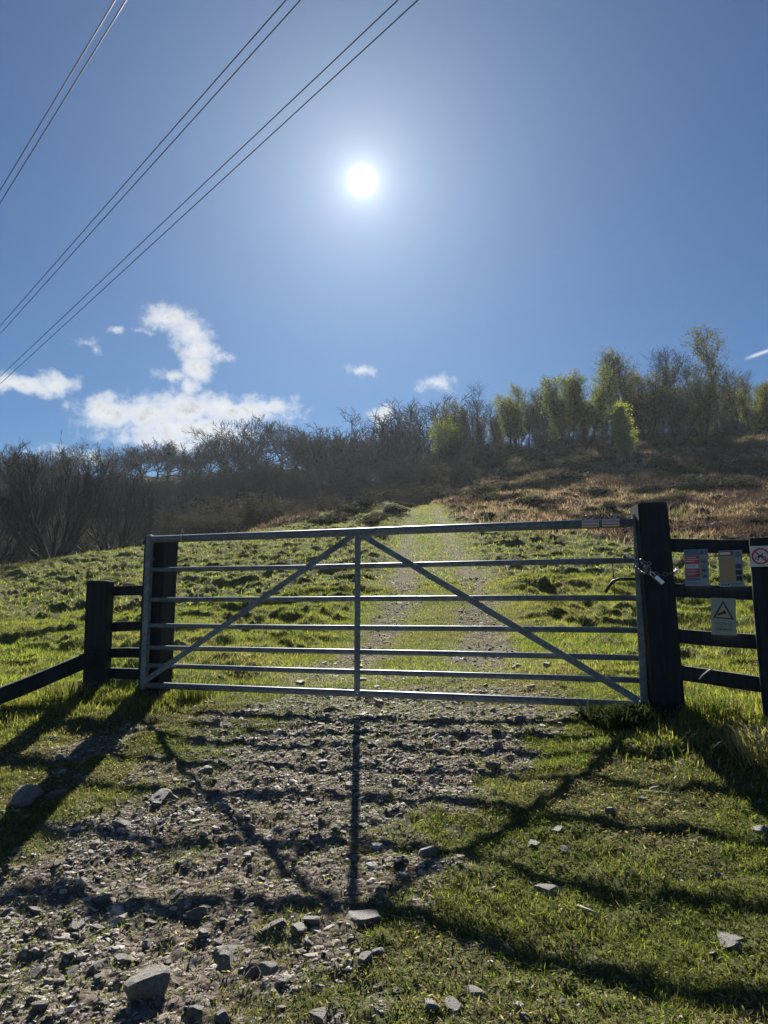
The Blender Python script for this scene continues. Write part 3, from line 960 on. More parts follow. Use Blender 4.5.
# red notice
o, W, Hh = board(684.5, 549.5, 708.5, 585.5, 4.475, 4.405, 'red and blue printed notice, left of the two upper notices', C_['grey'])
patch(o, W, Hh, .02, .01, .98, .16, C_['blue'], 'header'); disc(o, W * .26, Hh * .40, 0, W * .085, C_['darkblue']); disc(o, W * .26, Hh * .40, W * .085, W * .115, C_['pale'])
patch(o, W, Hh, .05, .18, .64, .40, C_['red']); patch(o, W, Hh, .07, .41, .58, .52, C_['white']); patch(o, W, Hh, .05, .53, .64, .76, C_['darkred'])
patch(o, W, Hh, .66, .24, .96, .82, C_['greyteal']); patch(o, W, Hh, .03, .78, .64, .86, C_['blue']); patch(o, W, Hh, .01, .88, .99, .985, C_['pale'])
lines(o, W, Hh, [(.09, .22, .5, .235), (.09, .27, .58, .285), (.09, .32, .45, .335)] + [(.08, .57 + k * .04, .55 - (k % 2) * .1, .58 + k * .04) for k in range(4)], C_['white'])
lines(o, W, Hh, [(.10, .44, .5, .452), (.10, .475, .45, .487), (.06, .905, .5, .918), (.06, .94, .85, .95), (.72, .55, .92, .62), (.76, .72, .92, .77), (.72, .32, .9, .36)], C_['darkblue'])
# yellow notice
o, W, Hh = board(719.0, 550.5, 743.0, 586.5, 4.375, 4.305, 'cream notice with red heading and row of small pictures, right of the two upper notices', C_['grey'])
patch(o, W, Hh, .02, .02, .64, .15, C_['darkred'], 'header'); lines(o, W, Hh, [(.07, .05, .52, .115)], C_['white'])
patch(o, W, Hh, .04, .17, .66, .86, C_['yellow']); lines(o, W, Hh, [(.07, .21 + k * .062, .60 - (k % 3) * .05, .222 + k * .062) for k in range(10)], C_['grey'])
for k, cc_ in enumerate(('blue', 'pale', 'darkblue', 'black', 'black')):
    patch(o, W, Hh, .70, .05 + k * .165, .95, .18 + k * .165, C_[cc_], 'picture')
patch(o, W, Hh, -.01, .885, 1.03, .985, C_['pale'])
for k in range(3): disc(o, W * (-.38 + .12 * k), Hh * -.435, 0, W * .035, C_['black'], name='emblem')
lines(o, W, Hh, [(.45, .91, .95, .922), (.45, .945, .85, .955)], C_['darkblue'])
# triangle notice
o, W, Hh = board(711.0, 598.5, 736.0, 634.5, 4.395, 4.325, 'weathered notice with a warning triangle hanging on the middle rails', C_['weath'], roll=R(-2))
T0 = [(-.0, .43), (-.42, -.05), (.42, -.07)]
def sc(pts, k, c=(0, .08)): return [((c[0] + (x - c[0]) * k) * W, (c[1] + (y - c[1]) * k) * Hh) for x, y in pts]
poly(o, sc(T0, 1.0), C_['black'], 2, 'triangle_border'); poly(o, sc(T0, .76), C_['cream'], 3, 'triangle_field')
cam_pts = [(-.17, .02), (-.19, .075), (.06, .17), (.10, .115)]
poly(o, [(x * W, y * Hh) for x, y in cam_pts], C_['black'], 4); poly(o, [(x * W, y * Hh) for x, y in [(-.24, .03), (-.24, .075), (-.185, .085), (-.175, .035)]], C_['black'], 4)
poly(o, [(x * W, y * Hh) for x, y in [(.02, .06), (.05, .12), (.13, .12), (.13, .08)]], C_['black'], 4)
text(o, 'CCTV in', 0, -.20 * Hh, .024, C_['black']); text(o, 'operation', 0, -.34 * Hh, .022, C_['black'])
# prohibition sign on the far post
Yp = 4.19
o, W, Hh = board(750.5, 546.0, 771, 566.5, Yp, Yp - .052, 'white square sign with a red no-motorcycles circle on the right fence post', C_['white'])
disc(o, 0, 0, W * .36, W * .45, C_['prohibit'], 3, 'ring')
poly(o, [(-.29 * W, .24 * W), (-.24 * W, .29 * W), (.29 * W, -.24 * W), (.24 * W, -.29 * W)], C_['prohibit'], 4, 'slash')
for cx in (-.17, .17): disc(o, cx * W, -.10 * W, W * .06, W * .10, C_['black'], 2, 'pictogram')
poly(o, [(-.17 * W, -.09 * W), (-.10 * W, .07 * W), (.09 * W, .08 * W), (.15 * W, -.09 * W), (.03 * W, -.05 * W), (-.06 * W, -.06 * W)], C_['black'], 2)
poly(o, [(.08 * W, .06 * W), (.05 * W, .16 * W), (.13 * W, .16 * W), (.12 * W, .06 * W)], C_['black'], 2)

# ------------------------------------------------------------------ overhead wires
wd = np.array([(-272 - 384) / 740.0, CP * 0 + 1.0, 0.0]); wd = np.array([*ray(-261, 624)]); wd /= np.linalg.norm(wd)
names = ['left line of the left pair', 'right line of the left pair', 'left line of the middle pair', 'right line of the middle pair', 'left line of the right pair', 'right line of the right pair']
for i, px in enumerate((115.0, 126.0, 286.0, 300.5, 398.0, 418.0)):
    Hw = 11.0
    r = ray(px, 0); p0 = r * (Hw / r[2])
    pts = []
    for t in np.linspace(-60, 75, 28):
        u = (t - 8) / 68.0
        pts.append(tuple(p0 + wd * t + np.array([0, 0, .10 * (u * u) - .0])))
    o = tube_obj('overhead_wire', pts, .0125, M_WIRE, None, 6)
    tag(o, 'thin dark overhead power line against the sky, ' + names[i], 'power line', 'overhead power lines in pairs')

# ------------------------------------------------------------------ trees
def grow(rr, style):
    """returns list of (level, pts, radii)"""
    out = []
    st = style
    def branch(p, d, L, r, lev):
        n = 5 if lev < 2 else (4 if lev < 4 else 3)
        pts = [p.copy()]; rad = [r]
        wob = st['wob'][min(lev, len(st['wob']) - 1)]
        dd = d.copy()
        for i in range(n):
            dd = (dd + Vector((rr.gauss(0, wob), rr.gauss(0, wob), rr.gauss(0, wob) + st['up'][min(lev, len(st['up']) - 1)]))).normalized()
            pts.append(pts[-1] + dd * (L / n))
            rad.append(r * (1 - .72 * (i + 1) / n))
        out.append((lev, pts, rad))
        if lev >= st['maxlev']: return
        nc = st['nc'][lev]
        for k in range(nc):
            t = st['t0'][lev] + (1 - st['t0'][lev]) * ((k + rr.random()) / nc)
            f = t * n; i = min(int(f), n - 1); q = pts[i].lerp(pts[i + 1], f - i)
            ax = (pts[i + 1] - pts[i]).normalized()
            az = 2.4 * k + rr.uniform(0, 1.2) + lev
            o1 = ax.orthogonal().normalized(); o2 = ax.cross(o1)
            ang = R(st['ang'][lev] * rr.uniform(.6, 1.3))
            nd = (ax * math.cos(ang) + (o1 * math.cos(az) + o2 * math.sin(az)) * math.sin(ang)).normalized()
            ll = st['len'][lev + 1] * rr.uniform(.65, 1.2) * (1 - st['top'][lev] * t)
            branch(q, nd, ll, max(st['rmin'], rad[i] * st['rr'][lev]), lev + 1)
    for s in range(st['stems']):
        a = 2 * math.pi * s / st['stems'] + rr.uniform(-.4, .4)
        tl = st['splay'] * rr.uniform(.5, 1.2) if st['stems'] > 1 else rr.uniform(-.06, .06)
        d = Vector((math.cos(a) * math.sin(tl), math.sin(a) * math.sin(tl), math.cos(tl)))
        branch(Vector((math.cos(a) * .1 * (st['stems'] > 1), math.sin(a) * .1 * (st['stems'] > 1), -.25)), d, st['len'][0] * rr.uniform(.85, 1.1), st['r0'], 0)
    return out

OAK = dict(stems=1, splay=.3, len=[2.2, 3.0, 1.9, 1.15, .60], nc=[8, 6, 5, 5], t0=[.45, .25, .2, .15], ang=[52, 42, 42, 40], rr=[.62, .6, .6, .6], r0=.20, rmin=.021,
           top=[0, .2, .3, .3], wob=[.10, .17, .2, .22, .25], up=[.05, .10, .10, .08, .05], maxlev=4)
WILLOW = dict(stems=9, splay=1.05, len=[4.2, 3.0, 1.7, .95, .5], nc=[6, 4, 4, 2], t0=[.3, .25, .2, .2], ang=[36, 28, 30, 34], rr=[.55, .6, .6, .6], r0=.16, rmin=.018,
              top=[0, .2, .3, .3], wob=[.12, .10, .12, .16, .2], up=[.10, .22, .20, .14, .1], maxlev=4)
BIRCH = dict(stems=1, splay=.12, len=[8.5, 3.6, 1.6, .8], nc=[26, 6, 4], t0=[.22, .15, .15], ang=[38, 38, 42], rr=[.34, .5, .6], r0=.14, rmin=.015,
             top=[.55, .3, .3], wob=[.055, .12, .18, .25], up=[.04, .24, .12, .02], maxlev=3)
MULTI = dict(stems=4, splay=.32, len=[7.0, 2.4, 1.3, .75], nc=[14, 6, 5], t0=[.2, .15, .15], ang=[34, 36, 40], rr=[.4, .55, .6], r0=.12, rmin=.015,
             top=[.55, .3, .3], wob=[.06, .12, .18, .25], up=[.08, .22, .12, .04], maxlev=3)
SCRUB = dict(stems=11, splay=.95, len=[1.7, 1.0, .6, .35], nc=[6, 5, 3], t0=[.2, .15, .1], ang=[38, 40, 42], rr=[.55, .6, .7], r0=.04, rmin=.013,
             top=[.3, .3, .3], wob=[.12, .18, .22, .25], up=[.08, .08, .05, 0], maxlev=3)

def leaves_mesh(rr_seed, brs, minlev, per, size, cols, spread=.10, asp=.55):
    rg = np.random.default_rng(rr_seed)
    P = []
    for lev, pts, rad in brs:
        if lev < minlev: continue
        for _ in range(per):
            i = rg.integers(0, len(pts) - 1); t = rg.random()
            q_ = pts[i].lerp(pts[i + 1], t); P.append((q_.x, q_.y, q_.z))
    P = np.array(P) + rg.normal(0, spread, (len(P), 3))
    n = len(P)
    u = rg.normal(0, 1, (n, 3)); u /= np.linalg.norm(u, axis=1)[:, None]
    w = rg.normal(0, 1, (n, 3)); w -= u * (u * w).sum(1)[:, None]; w /= np.linalg.norm(w, axis=1)[:, None]
    s_ = (rg.uniform(.6, 1.4, n) * size)[:, None]
    V = np.stack([P - u * s_, P + w * s_ * asp, P + u * s_, P - w * s_ * asp], 1).reshape(-1, 3)
    f = (np.arange(n)[:, None] * 4 + np.arange(4)).ravel()
    cols = np.array(cols); T = np.repeat(cols[rg.integers(0, len(cols), n)] * rg.uniform(.7, 1.3, (n, 1)), 4, 0)
    return V, f, np.full(n, 4), T

def tree_proto(name, seed, style, bark, leafspec=None, trunk_lev=1):
    rr = random.Random(seed)
    brs = grow(rr, style)
    top = max(p.z for l_, pts, r_ in brs for p in pts)
    root = empty(name)
    lo = [(pts, rad, 7 if lev == 0 else 5) for lev, pts, rad in brs if lev <= trunk_lev]
    hi = [(pts, rad, 3) for lev, pts, rad in brs if lev > trunk_lev]
    link('trunk', tubes_mesh('trunk', lo), root, bark)
    V = []; Fc = []
    for pts, rad, n in hi:
        v, f_ = tube_arrays(pts, rad, n, cap=False)
        o_ = len(V); V += v; Fc += [tuple(i + o_ for i in q_) for q_ in f_]
    V = np.array(V); Fc = np.array(Fc)
    Tn = np.full((len(V), 3), .04)
    arr = (V, Fc.ravel(), np.full(len(Fc), 4), Tn)
    if leafspec:
        L_ = leaves_mesh(seed, brs, *leafspec)
        k1 = len(Fc); k2 = len(L_[2])
        V_, f_, l_, T_ = merge([arr, L_])
        me = np_mesh('crown', V_, f_, l_, tint=T_, mats=np.concatenate([np.zeros(k1), np.ones(k2)]))
        me.materials.append(M_TWIG); me.materials.append(M_LEAF)
        link('crown', me, root)
        if name == 'birch_tree' and leafspec[0] == 1: me.materials[1] = M_LEAF2
    else:
        me = np_mesh('crown', *arr[:3], tint=Tn); me.materials.append(M_TWIG); link('crown', me, root)
    root['h'] = top
    return root

YG = [(.28, .31, .11), (.23, .27, .09), (.33, .34, .15)]
YG2 = [(.17, .18, .045), (.13, .145, .035), (.20, .20, .06)]
OLV = [(.12, .115, .05), (.15, .135, .06), (.09, .078, .045)]
BRN = [(.065, .055, .050), (.045, .038, .036)]
protos = {
    'oak': [tree_proto('bare_tree', 10 + i, OAK, M_BARK, (4, 1, .13, BRN, .06, .09)) for i in range(4)],
    'willow': [tree_proto('willow_tree', 30 + i, WILLOW, M_BARK, None) for i in range(2)],
    'birch': [tree_proto('birch_tree', 50 + i, BIRCH, M_BIRCH, (2, 3, .085, OLV, .18)) for i in range(3)],
    'bbirch': [tree_proto('bare_birch_tree', 60 + i, BIRCH, M_BARK, (3, 1, .12, BRN, .06, .09)) for i in range(2)],
    'gbirch': [tree_proto('birch_tree', 70, dict(BIRCH, t0=[.12, .1, .1], top=[.85, .3, .3], len=[8.5, 2.9, 1.2, .6]), M_BIRCH, (1, 14, .090, YG, .16))],
    'multi': [tree_proto('leafing_tree', 80 + i, MULTI, M_BARK, (2, 3, .085, OLV, .18)) for i in range(2)],
    'fresh': [tree_proto('leafing_tree', 86 + i, MULTI, M_BARK, (2, 4, .085, YG2, .18)) for i in range(2)],
    'scrub': [tree_proto('scrub_bush', 90 + i, SCRUB, M_BARK, (2, 2, .13, [(.04, .034, .032), (.03, .026, .025)], .06, .10), 0) for i in range(3)],
}
heights = {k: [p['h'] for p in v] for k, v in protos.items()}
for v in protos.values():
    for p in v: del p['h']
used = {k: [False] * len(v) for k, v in protos.items()}
def plant(kind, pos, height, label, cat='tree', group=None, i=None, wide=1.0, rz=None):
    i = random.randrange(len(protos[kind])) if i is None else i
    pr_ = protos[kind][i]
    if not used[kind][i]:
        o_ = pr_; used[kind][i] = True
    else:
        o_ = copy_tree(pr_)
    s_ = height / heights[kind][i]
    o_.location = pos; o_.scale = (s_ * wide, s_ * wide, s_)
    o_.rotation_euler = (0, 0, random.uniform(0, 6.28) if rz is None else rz)
    for k_ in ('label', 'category', 'group'):
        if k_ in o_: del o_[k_]
    return tag(o_, label, cat, group)

def by_px(kind, px, top, Y, label, **k):
    """stand a tree at pixel column px at distance Y so that its top reaches the row 'top'"""
    x_ = at(px, top, Y)[0]
    z_ = h1(x_, Y)
    hgt = at(px, top, Y)[2] - z_
    return plant(kind, (x_, Y, z_), max(hgt, .8), label, **k)

# big spreading tree at the left edge and its neighbours
by_px('willow', 58, 440, 38, 'large leafless many-stemmed willow spreading from low limbs at the left edge', i=0, wide=1.0, rz=.4)
by_px('willow', -6, 437, 40, 'leafless willow cut by the left edge beside the large many-stemmed one', i=1, wide=.9)
by_px('willow', 118, 452, 46, 'smaller leafless willow just right of the large spreading one', i=1, wide=.9)
# skyline of the left hill
SKY = [(20, 452, 'behind the large willow, nearest the left edge'), (82, 449, 'behind the right side of the large willow'), (112, 452, 'above the smaller willow'),
       (143, 446, 'left of the round-headed tree below the big cloud'), (168, 444, 'with a low rounded crown under the left end of the big cloud'), (200, 440, 'with clear gaps in its crown under the middle of the big cloud'),
       (228, 434, 'rising toward the tallest crowns under the big cloud'), (254, 426, 'left of the two tallest crowns under the right end of the cloud'), (282, 424, 'tallest crown under the right end of the big cloud'),
       (308, 428, 'just right of the tallest crown'), (334, 426, 'halfway between the big cloud and the small round cloud'), (357, 427, 'left of the small round cloud'),
       (382, 424, 'directly below the small round cloud'), (404, 414, 'right of the small round cloud'), (428, 404, 'last and highest before the track gully')]
for j, (px, tp, lab) in enumerate(SKY):
    by_px('oak', px, tp - 9, 104 + (j * 37 % 9), 'bare left-skyline tree ' + lab, group='leafless trees along the left skyline', i=j % 4, wide=1.15)
for j in range(16):
    px = -30 + 470 * ((j * .618034 + .13) % 1); tp = np.interp(px, [-30, 150, 230, 290, 380, 430], [452, 448, 438, 430, 428, 410]) + random.uniform(-7, 4)
    by_px('oak', px, tp, 106 + random.uniform(0, 8), 'bare skyline tree filling between the larger crowns of the left wood', group='leafless trees filling the left skyline', wide=1.25)
for j in range(52):
    px = -60 + 510 * ((j * .618034) % 1) ; Y = 62 + 42 * ((j * .381966 + .1) % 1)
    if px > 330: Y = max(Y, 78)
    if px < 190: Y = max(Y, 82)
    x_ = at(px, 500, Y)[0]
    plant('oak', (x_, Y, h1(x_, Y)), random.uniform(3.6, 5.6), 'leafless tree within the dense dark wood covering the left hillside', group='leafless trees within the left hillside wood', wide=1.1)
# undergrowth
for j in range(46):
    px = -60 + 500 * ((j * .618034 + .3) % 1); Y = 50 + 45 * ((j * .754877) % 1)
    if px > 290: Y = max(Y, 66)
    if px < 170: Y = max(Y, 70)
    x_ = at(px, 500, Y)[0]
    plant('scrub', (x_, Y, h1(x_, Y)), random.uniform(1.6, 3.0), 'leafless scrub bush in the undergrowth of the left hillside wood', 'bush', group='scrub under the left hillside wood', wide=1.3)
# gully bushes where the track disappears
for (px, py, hgt) in ((398, 497, 2.6), (412, 492, 3.0), (440, 497, 2.8), (452, 490, 3.4), (466, 480, 3.2), (436, 484, 4.0), (420, 482, 4.2), (480, 472, 3.0), (462, 470, 4), (402, 480, 3.8), (384, 492, 2.5), (370, 498, 2.2), (448, 478, 4), (474, 462, 4), (495, 466, 2.6)):
    p_ = hit(px, py, 68)
    plant('scrub' , tuple(p_), hgt, 'dark leafless bush in the gully where the track disappears', 'bush', group='dark bushes in the track gully', wide=1.2)
# trees of the right crest
RT = [
 (444, 415, 88, 'fresh', 'olive tinged leafing tree at the left end of the right wood'),
 (458, 408, 90, 'bbirch', 'thin bare tree behind the olive tinged one at the wood corner'),
 (478, 384, 84, 'bbirch', 'tall thin leaning bare birch standing clear at the left of the right wood'),
 (497, 398, 88, 'bbirch', 'bare birch just right of the clear-standing thin birch'),
 (512, 386, 90, 'fresh', 'hazy leafing tree between the two thin bare birches'),
 (528, 392, 88, 'bbirch', 'slender bare tree left of the dark-trunked birch'),
 (546, 378, 84, 'bbirch', 'dark-trunked bare birch left of the yellow-green trees'),
 (566, 368, 80, 'fresh', 'yellow-green leafing tree with a dome crown left of the tall leafy birch'),
 (586, 366, 82, 'fresh', 'narrow leafing birch between the dome tree and tall leafy birch'),
 (608, 344, 85, 'birch', 'tall broad leafy birch above the little lime-green birch'),
 (622, 352, 86, 'birch', 'leafy birch right behind the tall broad one'),
 (642, 364, 86, 'multi', 'grey-green tree right of the tall leafy birches'),
 (660, 350, 86, 'bbirch', 'bare spindly tree at the middle of the right wood'),
 (676, 342, 88, 'bbirch', 'bare spindly tree with upright twigs left of the tallest tree'),
 (692, 346, 86, 'bbirch', 'bare tree touching the left side of the tallest tree'),
 (715, 324, 84, 'birch', 'tallest tree of the right wood, open crown against the sky'),
 (700, 372, 80, 'fresh', 'olive leafing tree in front of the tallest tree'),
 (736, 362, 82, 'bbirch', 'small bare tree right of the tallest tree'),
 (750, 385, 84, 'fresh', 'low olive tree near the right edge of the wood'),
 (772, 380, 82, 'multi', 'olive tree cut by the right edge of the picture'),
 (800, 372, 84, 'birch', 'birch beyond the right edge of the wood'),
 (652, 388, 88, 'multi', 'dim leafing tree in front of the spindly bare trees'),
 (675, 385, 80, 'multi', 'dim leafing tree low in the middle of the right wood'),
 (636, 392, 87, 'multi', 'low dark tree just right of the lime-green birch'),
]
cnts = {}
for px, tp, Y, kd, lab in RT:
    i = cnts.get(kd, 0); cnts[kd] = i + 1
    by_px(kd, px, tp, Y, lab, group='trees of the wood on the right crest', i=i % len(protos[kd]), wide=1.15)
for j in range(66):
    px = 455 + 350 * ((j * .618034 + .2) % 1); Y = 87 + 14 * ((j * .754877) % 1)
    x_ = at(px, 450, Y)[0]
    if j % 2:
        plant('multi' if j % 4 == 1 else 'bbirch', (x_, Y, h1(x_, Y)), random.uniform(5.5, 8.5), 'thin tree inside the right wood behind the front row', group='trees deep in the right wood')
    else:
        plant('scrub', (x_, Y + 3, h1(x_, Y + 3)), random.uniform(1.5, 3), 'dark leafless bush at the foot of the right wood', 'bush', group='bushes at the foot of the right wood', wide=1.4)
by_px('gbirch', 625, 398, 67, 'little lime-green birch standing alone in front of the right wood', i=0, wide=1.3)
p_ = at(600, 462, 72)
plant('multi', (p_[0], 72, h1(p_[0], 72)), 1.6, 'tiny pale sapling left below the lime-green birch', i=1)

# heather and gorse mounds on the brown slope
def bush_mesh(seed, cols, n=2600, size=.06):
    rg = np.random.default_rng(seed)
    lob = rg.normal(0, .32, (9, 3)); lob[:, 2] = np.abs(lob[:, 2]) * .7
    c = lob[rg.integers(0, 9, n)]
    d = rg.normal(0, 1, (n, 3)); d /= np.linalg.norm(d, axis=1)[:, None]
    P = c + d * (rg.uniform(.15, .45, n) ** .7)[:, None] * np.array([1, 1, .75])
    P[:, 2] = np.abs(P[:, 2]) * .9
    u = rg.normal(0, 1, (n, 3)) + np.array([0, 0, .6]); u /= np.linalg.norm(u, axis=1)[:, None]
    w = np.cross(u, rg.normal(0, 1, (n, 3))); w /= np.linalg.norm(w, axis=1)[:, None]
    s_ = (rg.uniform(.6, 1.6, n) * size)[:, None]
    V = np.stack([P - w * s_ * .35, P + w * s_ * .35, P + u * s_ * 1.6], 1).reshape(-1, 3)
    T = np.repeat(np.array(cols)[rg.integers(0, len(cols), n)] * rg.uniform(.6, 1.4, (n, 1)), 3, 0)
    return np_mesh('foliage', V, np.arange(3 * n), np.full(n, 3), tint=T)
DK = [(.022, .022, .014), (.035, .028, .022), (.030, .034, .016)]
OL = [(.05, .055, .02), (.08, .075, .03), (.04, .045, .02)]
hb = []
for s_, cols in ((1, DK), (2, DK), (3, OL)):
    root = empty('heather_bush'); link('foliage', bush_mesh(s_, cols), root, M_BUSH)
    link('stems', tubes_mesh('stems', [([Vector((random.uniform(-.05, .05), random.uniform(-.05, .05), -.1)), Vector((random.gauss(0, .2), random.gauss(0, .2), .25)), Vector((random.gauss(0, .35), random.gauss(0, .35), .5))], [.012, .008, .004], 4) for _ in range(14)]), root, M_BARK)
    hb.append([root, False])
def heath(px, py, wpx, hpx, i, label, group='dark heather mounds on the brown slope'):
    p_ = hit(px, py, 12)
    e = hb[i]
    o_ = e[0] if not e[1] else copy_tree(e[0]); e[1] = True
    sx = wpx / 740 * p_[1] / 1.35; sz = hpx / 740 * p_[1] / .85
    o_.location = tuple(p_); o_.scale = (sx, sx * .8, sz); o_.rotation_euler = (0, 0, random.uniform(0, 6.28))
    tag(o_, label, 'bush', group)
heath(682, 474, 34, 13, 0, 'large dark heather mound in the middle of the brown slope')
heath(717, 472, 26, 11, 1, 'dark heather mound right of the large middle one')
heath(700, 490, 60, 13, 1, 'wide dark heather mound below the two middle ones')
heath(745, 488, 44, 13, 0, 'wide dark heather mound toward the right edge')
heath(660, 466, 30, 12, 1, 'small heather mound below and right of the lime-green birch')
heath(668, 448, 54, 12, 2, 'long olive mound right of the lime-green birch')
heath(720, 446, 44, 10, 0, 'dark mound at the foot of the wood below the tallest tree')
heath(530, 505, 44, 12, 0, 'dark heather mound above the middle of the gate top rail')
heath(570, 480, 40, 12, 1, 'dark heather mound on the slope left of the large middle one')
heath(600, 494, 34, 11, 0, 'dark heather mound above the rail stickers')
heath(547, 468, 36, 11, 2, 'olive mound high on the slope left of the lime-green birch')
heath(500, 490, 36, 12, 1, 'dark mound at the left end of the brown slope')
heath(590, 525, 50, 18, 0, 'dark bush just behind the top rail near the stickers')
heath(632, 534, 50, 16, 1, 'dark bush just behind the thick gate post')
for j in range(46):
    px = 455 + 330 * ((j * .618034 + .45) % 1); py = 455 + 72 * ((j * .754877 + .1) % 1)
    if px < 510 and py > 505: continue
    heath(px, py, random.uniform(14, 34), random.uniform(5, 11), j % 3, 'low heather or bramble mound scattered on the brown slope', 'low mounds scattered on the brown slope')
for j in range(16):
    px = 322 + 88 * ((j * .618) % 1); py = 506 + 22 * ((j * .7548) % 1)
    heath(px, py, random.uniform(18, 34), random.uniform(6, 11), j % 2, 'low dark heather on the brown mound left of the track', 'low heather left of the track')

# ------------------------------------------------------------------ tufts one can pick out
def tuft(name, px, py, n, h0, h1_, spread, lean, cols, label, wd=.005, rootr=.06, pos=None):
    rootr = min(rootr, .08)
    p = hit(px, py) if pos is None else np.array([pos[0], pos[1], h1(*pos)])
    rg = RNG
    x = np.clip(rg.normal(0, rootr, n), -rootr * 2, rootr * 2); y = np.clip(rg.normal(0, rootr, n), -rootr * 2, rootr * 2)
    a = np.arctan2(y, x) + rg.normal(0, .7, n)
    h = rg.uniform(h0, h1_, n); ln = rg.uniform(.2, 1, n) * lean
    d = np.stack([np.cos(a), np.sin(a), np.zeros(n)], 1)
    sd_ = np.stack([-np.sin(a + rg.normal(0, .8, n)), np.cos(a), np.zeros(n)], 1) * (wd / 2)
    B = np.stack([x, y, np.full(n, -.02)], 1)
    up = np.array([0, 0, 1.])
    m1 = B + up * (h * .6)[:, None] + d * (h * ln * .35)[:, None]
    m2 = B + up * (h * (.95 - .35 * ln))[:, None] + d * (h * ln * .85)[:, None]
    V = np.stack([B - sd_, B + sd_, m1 + sd_ * .8, m1 - sd_ * .8, m2 + sd_ * .5, m2 - sd_ * .5, m2 + d * (h * .22 * ln)[:, None] + up * (h * (.10 - .22 * ln))[:, None]], 1).reshape(-1, 3)
    b = np.arange(n)[:, None] * 7
    f = np.concatenate([b + np.array([0, 1, 2, 3]), b + np.array([3, 2, 4, 5]), b + np.array([5, 4, 6])], 1).ravel()
    cols = np.array(cols); T = np.repeat(cols[rg.integers(0, len(cols), n)] * rg.uniform(.7, 1.3, (n, 1)), 7, 0)
    o_ = link(name, np_mesh(name, V, f, np.tile([4, 4, 3], n), tint=T), None, M_GRASS, tuple(p))
    return tag(o_, label, 'grass tuft')
DRY = [(.34, .30, .20), (.26, .22, .13), (.40, .37, .28)]
GRN = [(.05, .08, .02), (.08, .11, .03), (.04, .06, .02), (.2, .17, .09)]
tuft('grass_tussock', 770, 758, 600, .11, .23, 0, 1.2, DRY, 'bleached dry grass tussock at the right edge below the fence', .004, .08)
tuft('grass_tussock', 195, 700, 350, .10, .22, 0, .45, GRN, 'upright dark grass tuft just right of the gate foot at the left', .005, .07)
tuft('grass_tussock', 512 + 160, 700, 450, .05, .13, 0, .9, GRN, 'long green grass tuft at the foot of the thick gate post', .005, .07)
tuft('grass_tussock', 715, 712, 450, .06, .14, 0, .9, GRN, 'long grass tuft under the right fence panel', .005, .07)
tuft('grass_tussock', 70, 700, 400, .08, .20, 0, .8, GRN + DRY[:1], 'rough grass tuft under the sloping left rail', .005, .12)
tuft('grass_tussock', 748, 690, 450, .06, .13, 0, .8, GRN, 'rough grass tuft against the right-hand fence post', .005, .07)

SHADE_GRN = [(.03, .045, .014), (.045, .06, .02), (.022, .032, .012)]  # tufts added where the grass lies shaded; that shade is in their colour
for k_, (px, py, lab) in enumerate(((608, 716, 'leftmost of three green tufts painted shade-dark under the right end of the gate'), (626, 724, 'middle one of three green tufts painted shade-dark under the right end of the gate'), (644, 716, 'green tuft painted shade-dark nearest the thick post, under the gate end'))):
    tuft('grass_tussock', px, py, 900, .05, .13, 0, 1.0, SHADE_GRN, lab, .006, .075)

# sticks
def stick(px0, py0, px1, py1, r, m, label):
    a = hit(px0, py0); b = hit(px1, py1)
    L = np.linalg.norm(b - a)
    mid = (a + b) / 2 + np.array([random.uniform(-.01, .01), random.uniform(-.01, .01), r + .008])
    tag(tube_obj('stick', [a + [0, 0, r], mid, b + [0, 0, r + .012]], [r, r * .9, r * .5], m, None, 7), label, 'stick')
M_STICK = simple('dry_stick', (.30, .25, .19), .8, .3)
stick(578, 908, 600, 922, .006, M_STICK, 'short pale stick lying in the grass right of the lone stone')
stick(640, 792, 682, 800, .004, M_STICK, 'thin pale stick by the verge on the right')
stick(668, 790, 676, 780, .004, M_STICK, 'thin twig standing up beside the verge stick')
# bent straw hooked on the low rail
tag(tube_obj('straw_stem', [q(699, 679.5, 4.40), q(703, 675, 4.38), q(708, 671, 4.37), q(713, 668.5, 4.36)], .004, simple('straw', (.5, .45, .33)), None, 6), 'bent pale stem leaning on the bottom rail of the right fence', 'stem')

# ------------------------------------------------------------------ sky
world = bpy.data.worlds.new('World'); S.world = world; world.use_nodes = True
nt = world.node_tree; nt.nodes.clear(); t = NT(nt)
wout = t.n('ShaderNodeOutputWorld')
sky = t.n('ShaderNodeTexSky', sky_type='NISHITA'); sky.sun_disc = False
sky.sun_elevation = SUN_EL; sky.sun_rotation = SUN_AZ
sky.altitude = 200; sky.air_density = 1.0; sky.dust_density = .15; sky.ozone_density = 2.0
SKY_STR = .05
bg = t.n('ShaderNodeBackground'); bg.inputs[1].default_value = SKY_STR
dirv = t.n('ShaderNodeTexCoord').outputs['Generated']
dirn = t.vmath('NORMALIZE', dirv).outputs[0]
dt = t.vmath('DOT_PRODUCT', dirn, tuple(sun_dir)).outputs['Value']
ang = t.math('MULTIPLY', t.math('ARCCOSINE', t.math('MINIMUM', dt, .9999999)), 57.2958)
discf = t.math('SUBTRACT', 1.0, t.n('ShaderNodeMapRange').outputs[0])
mr = discf.node.inputs[1].links[0].from_node
mr.interpolation_type = 'SMOOTHSTEP'; t.l(ang, mr.inputs[0]); mr.inputs[1].default_value = .4; mr.inputs[2].default_value = 1.15
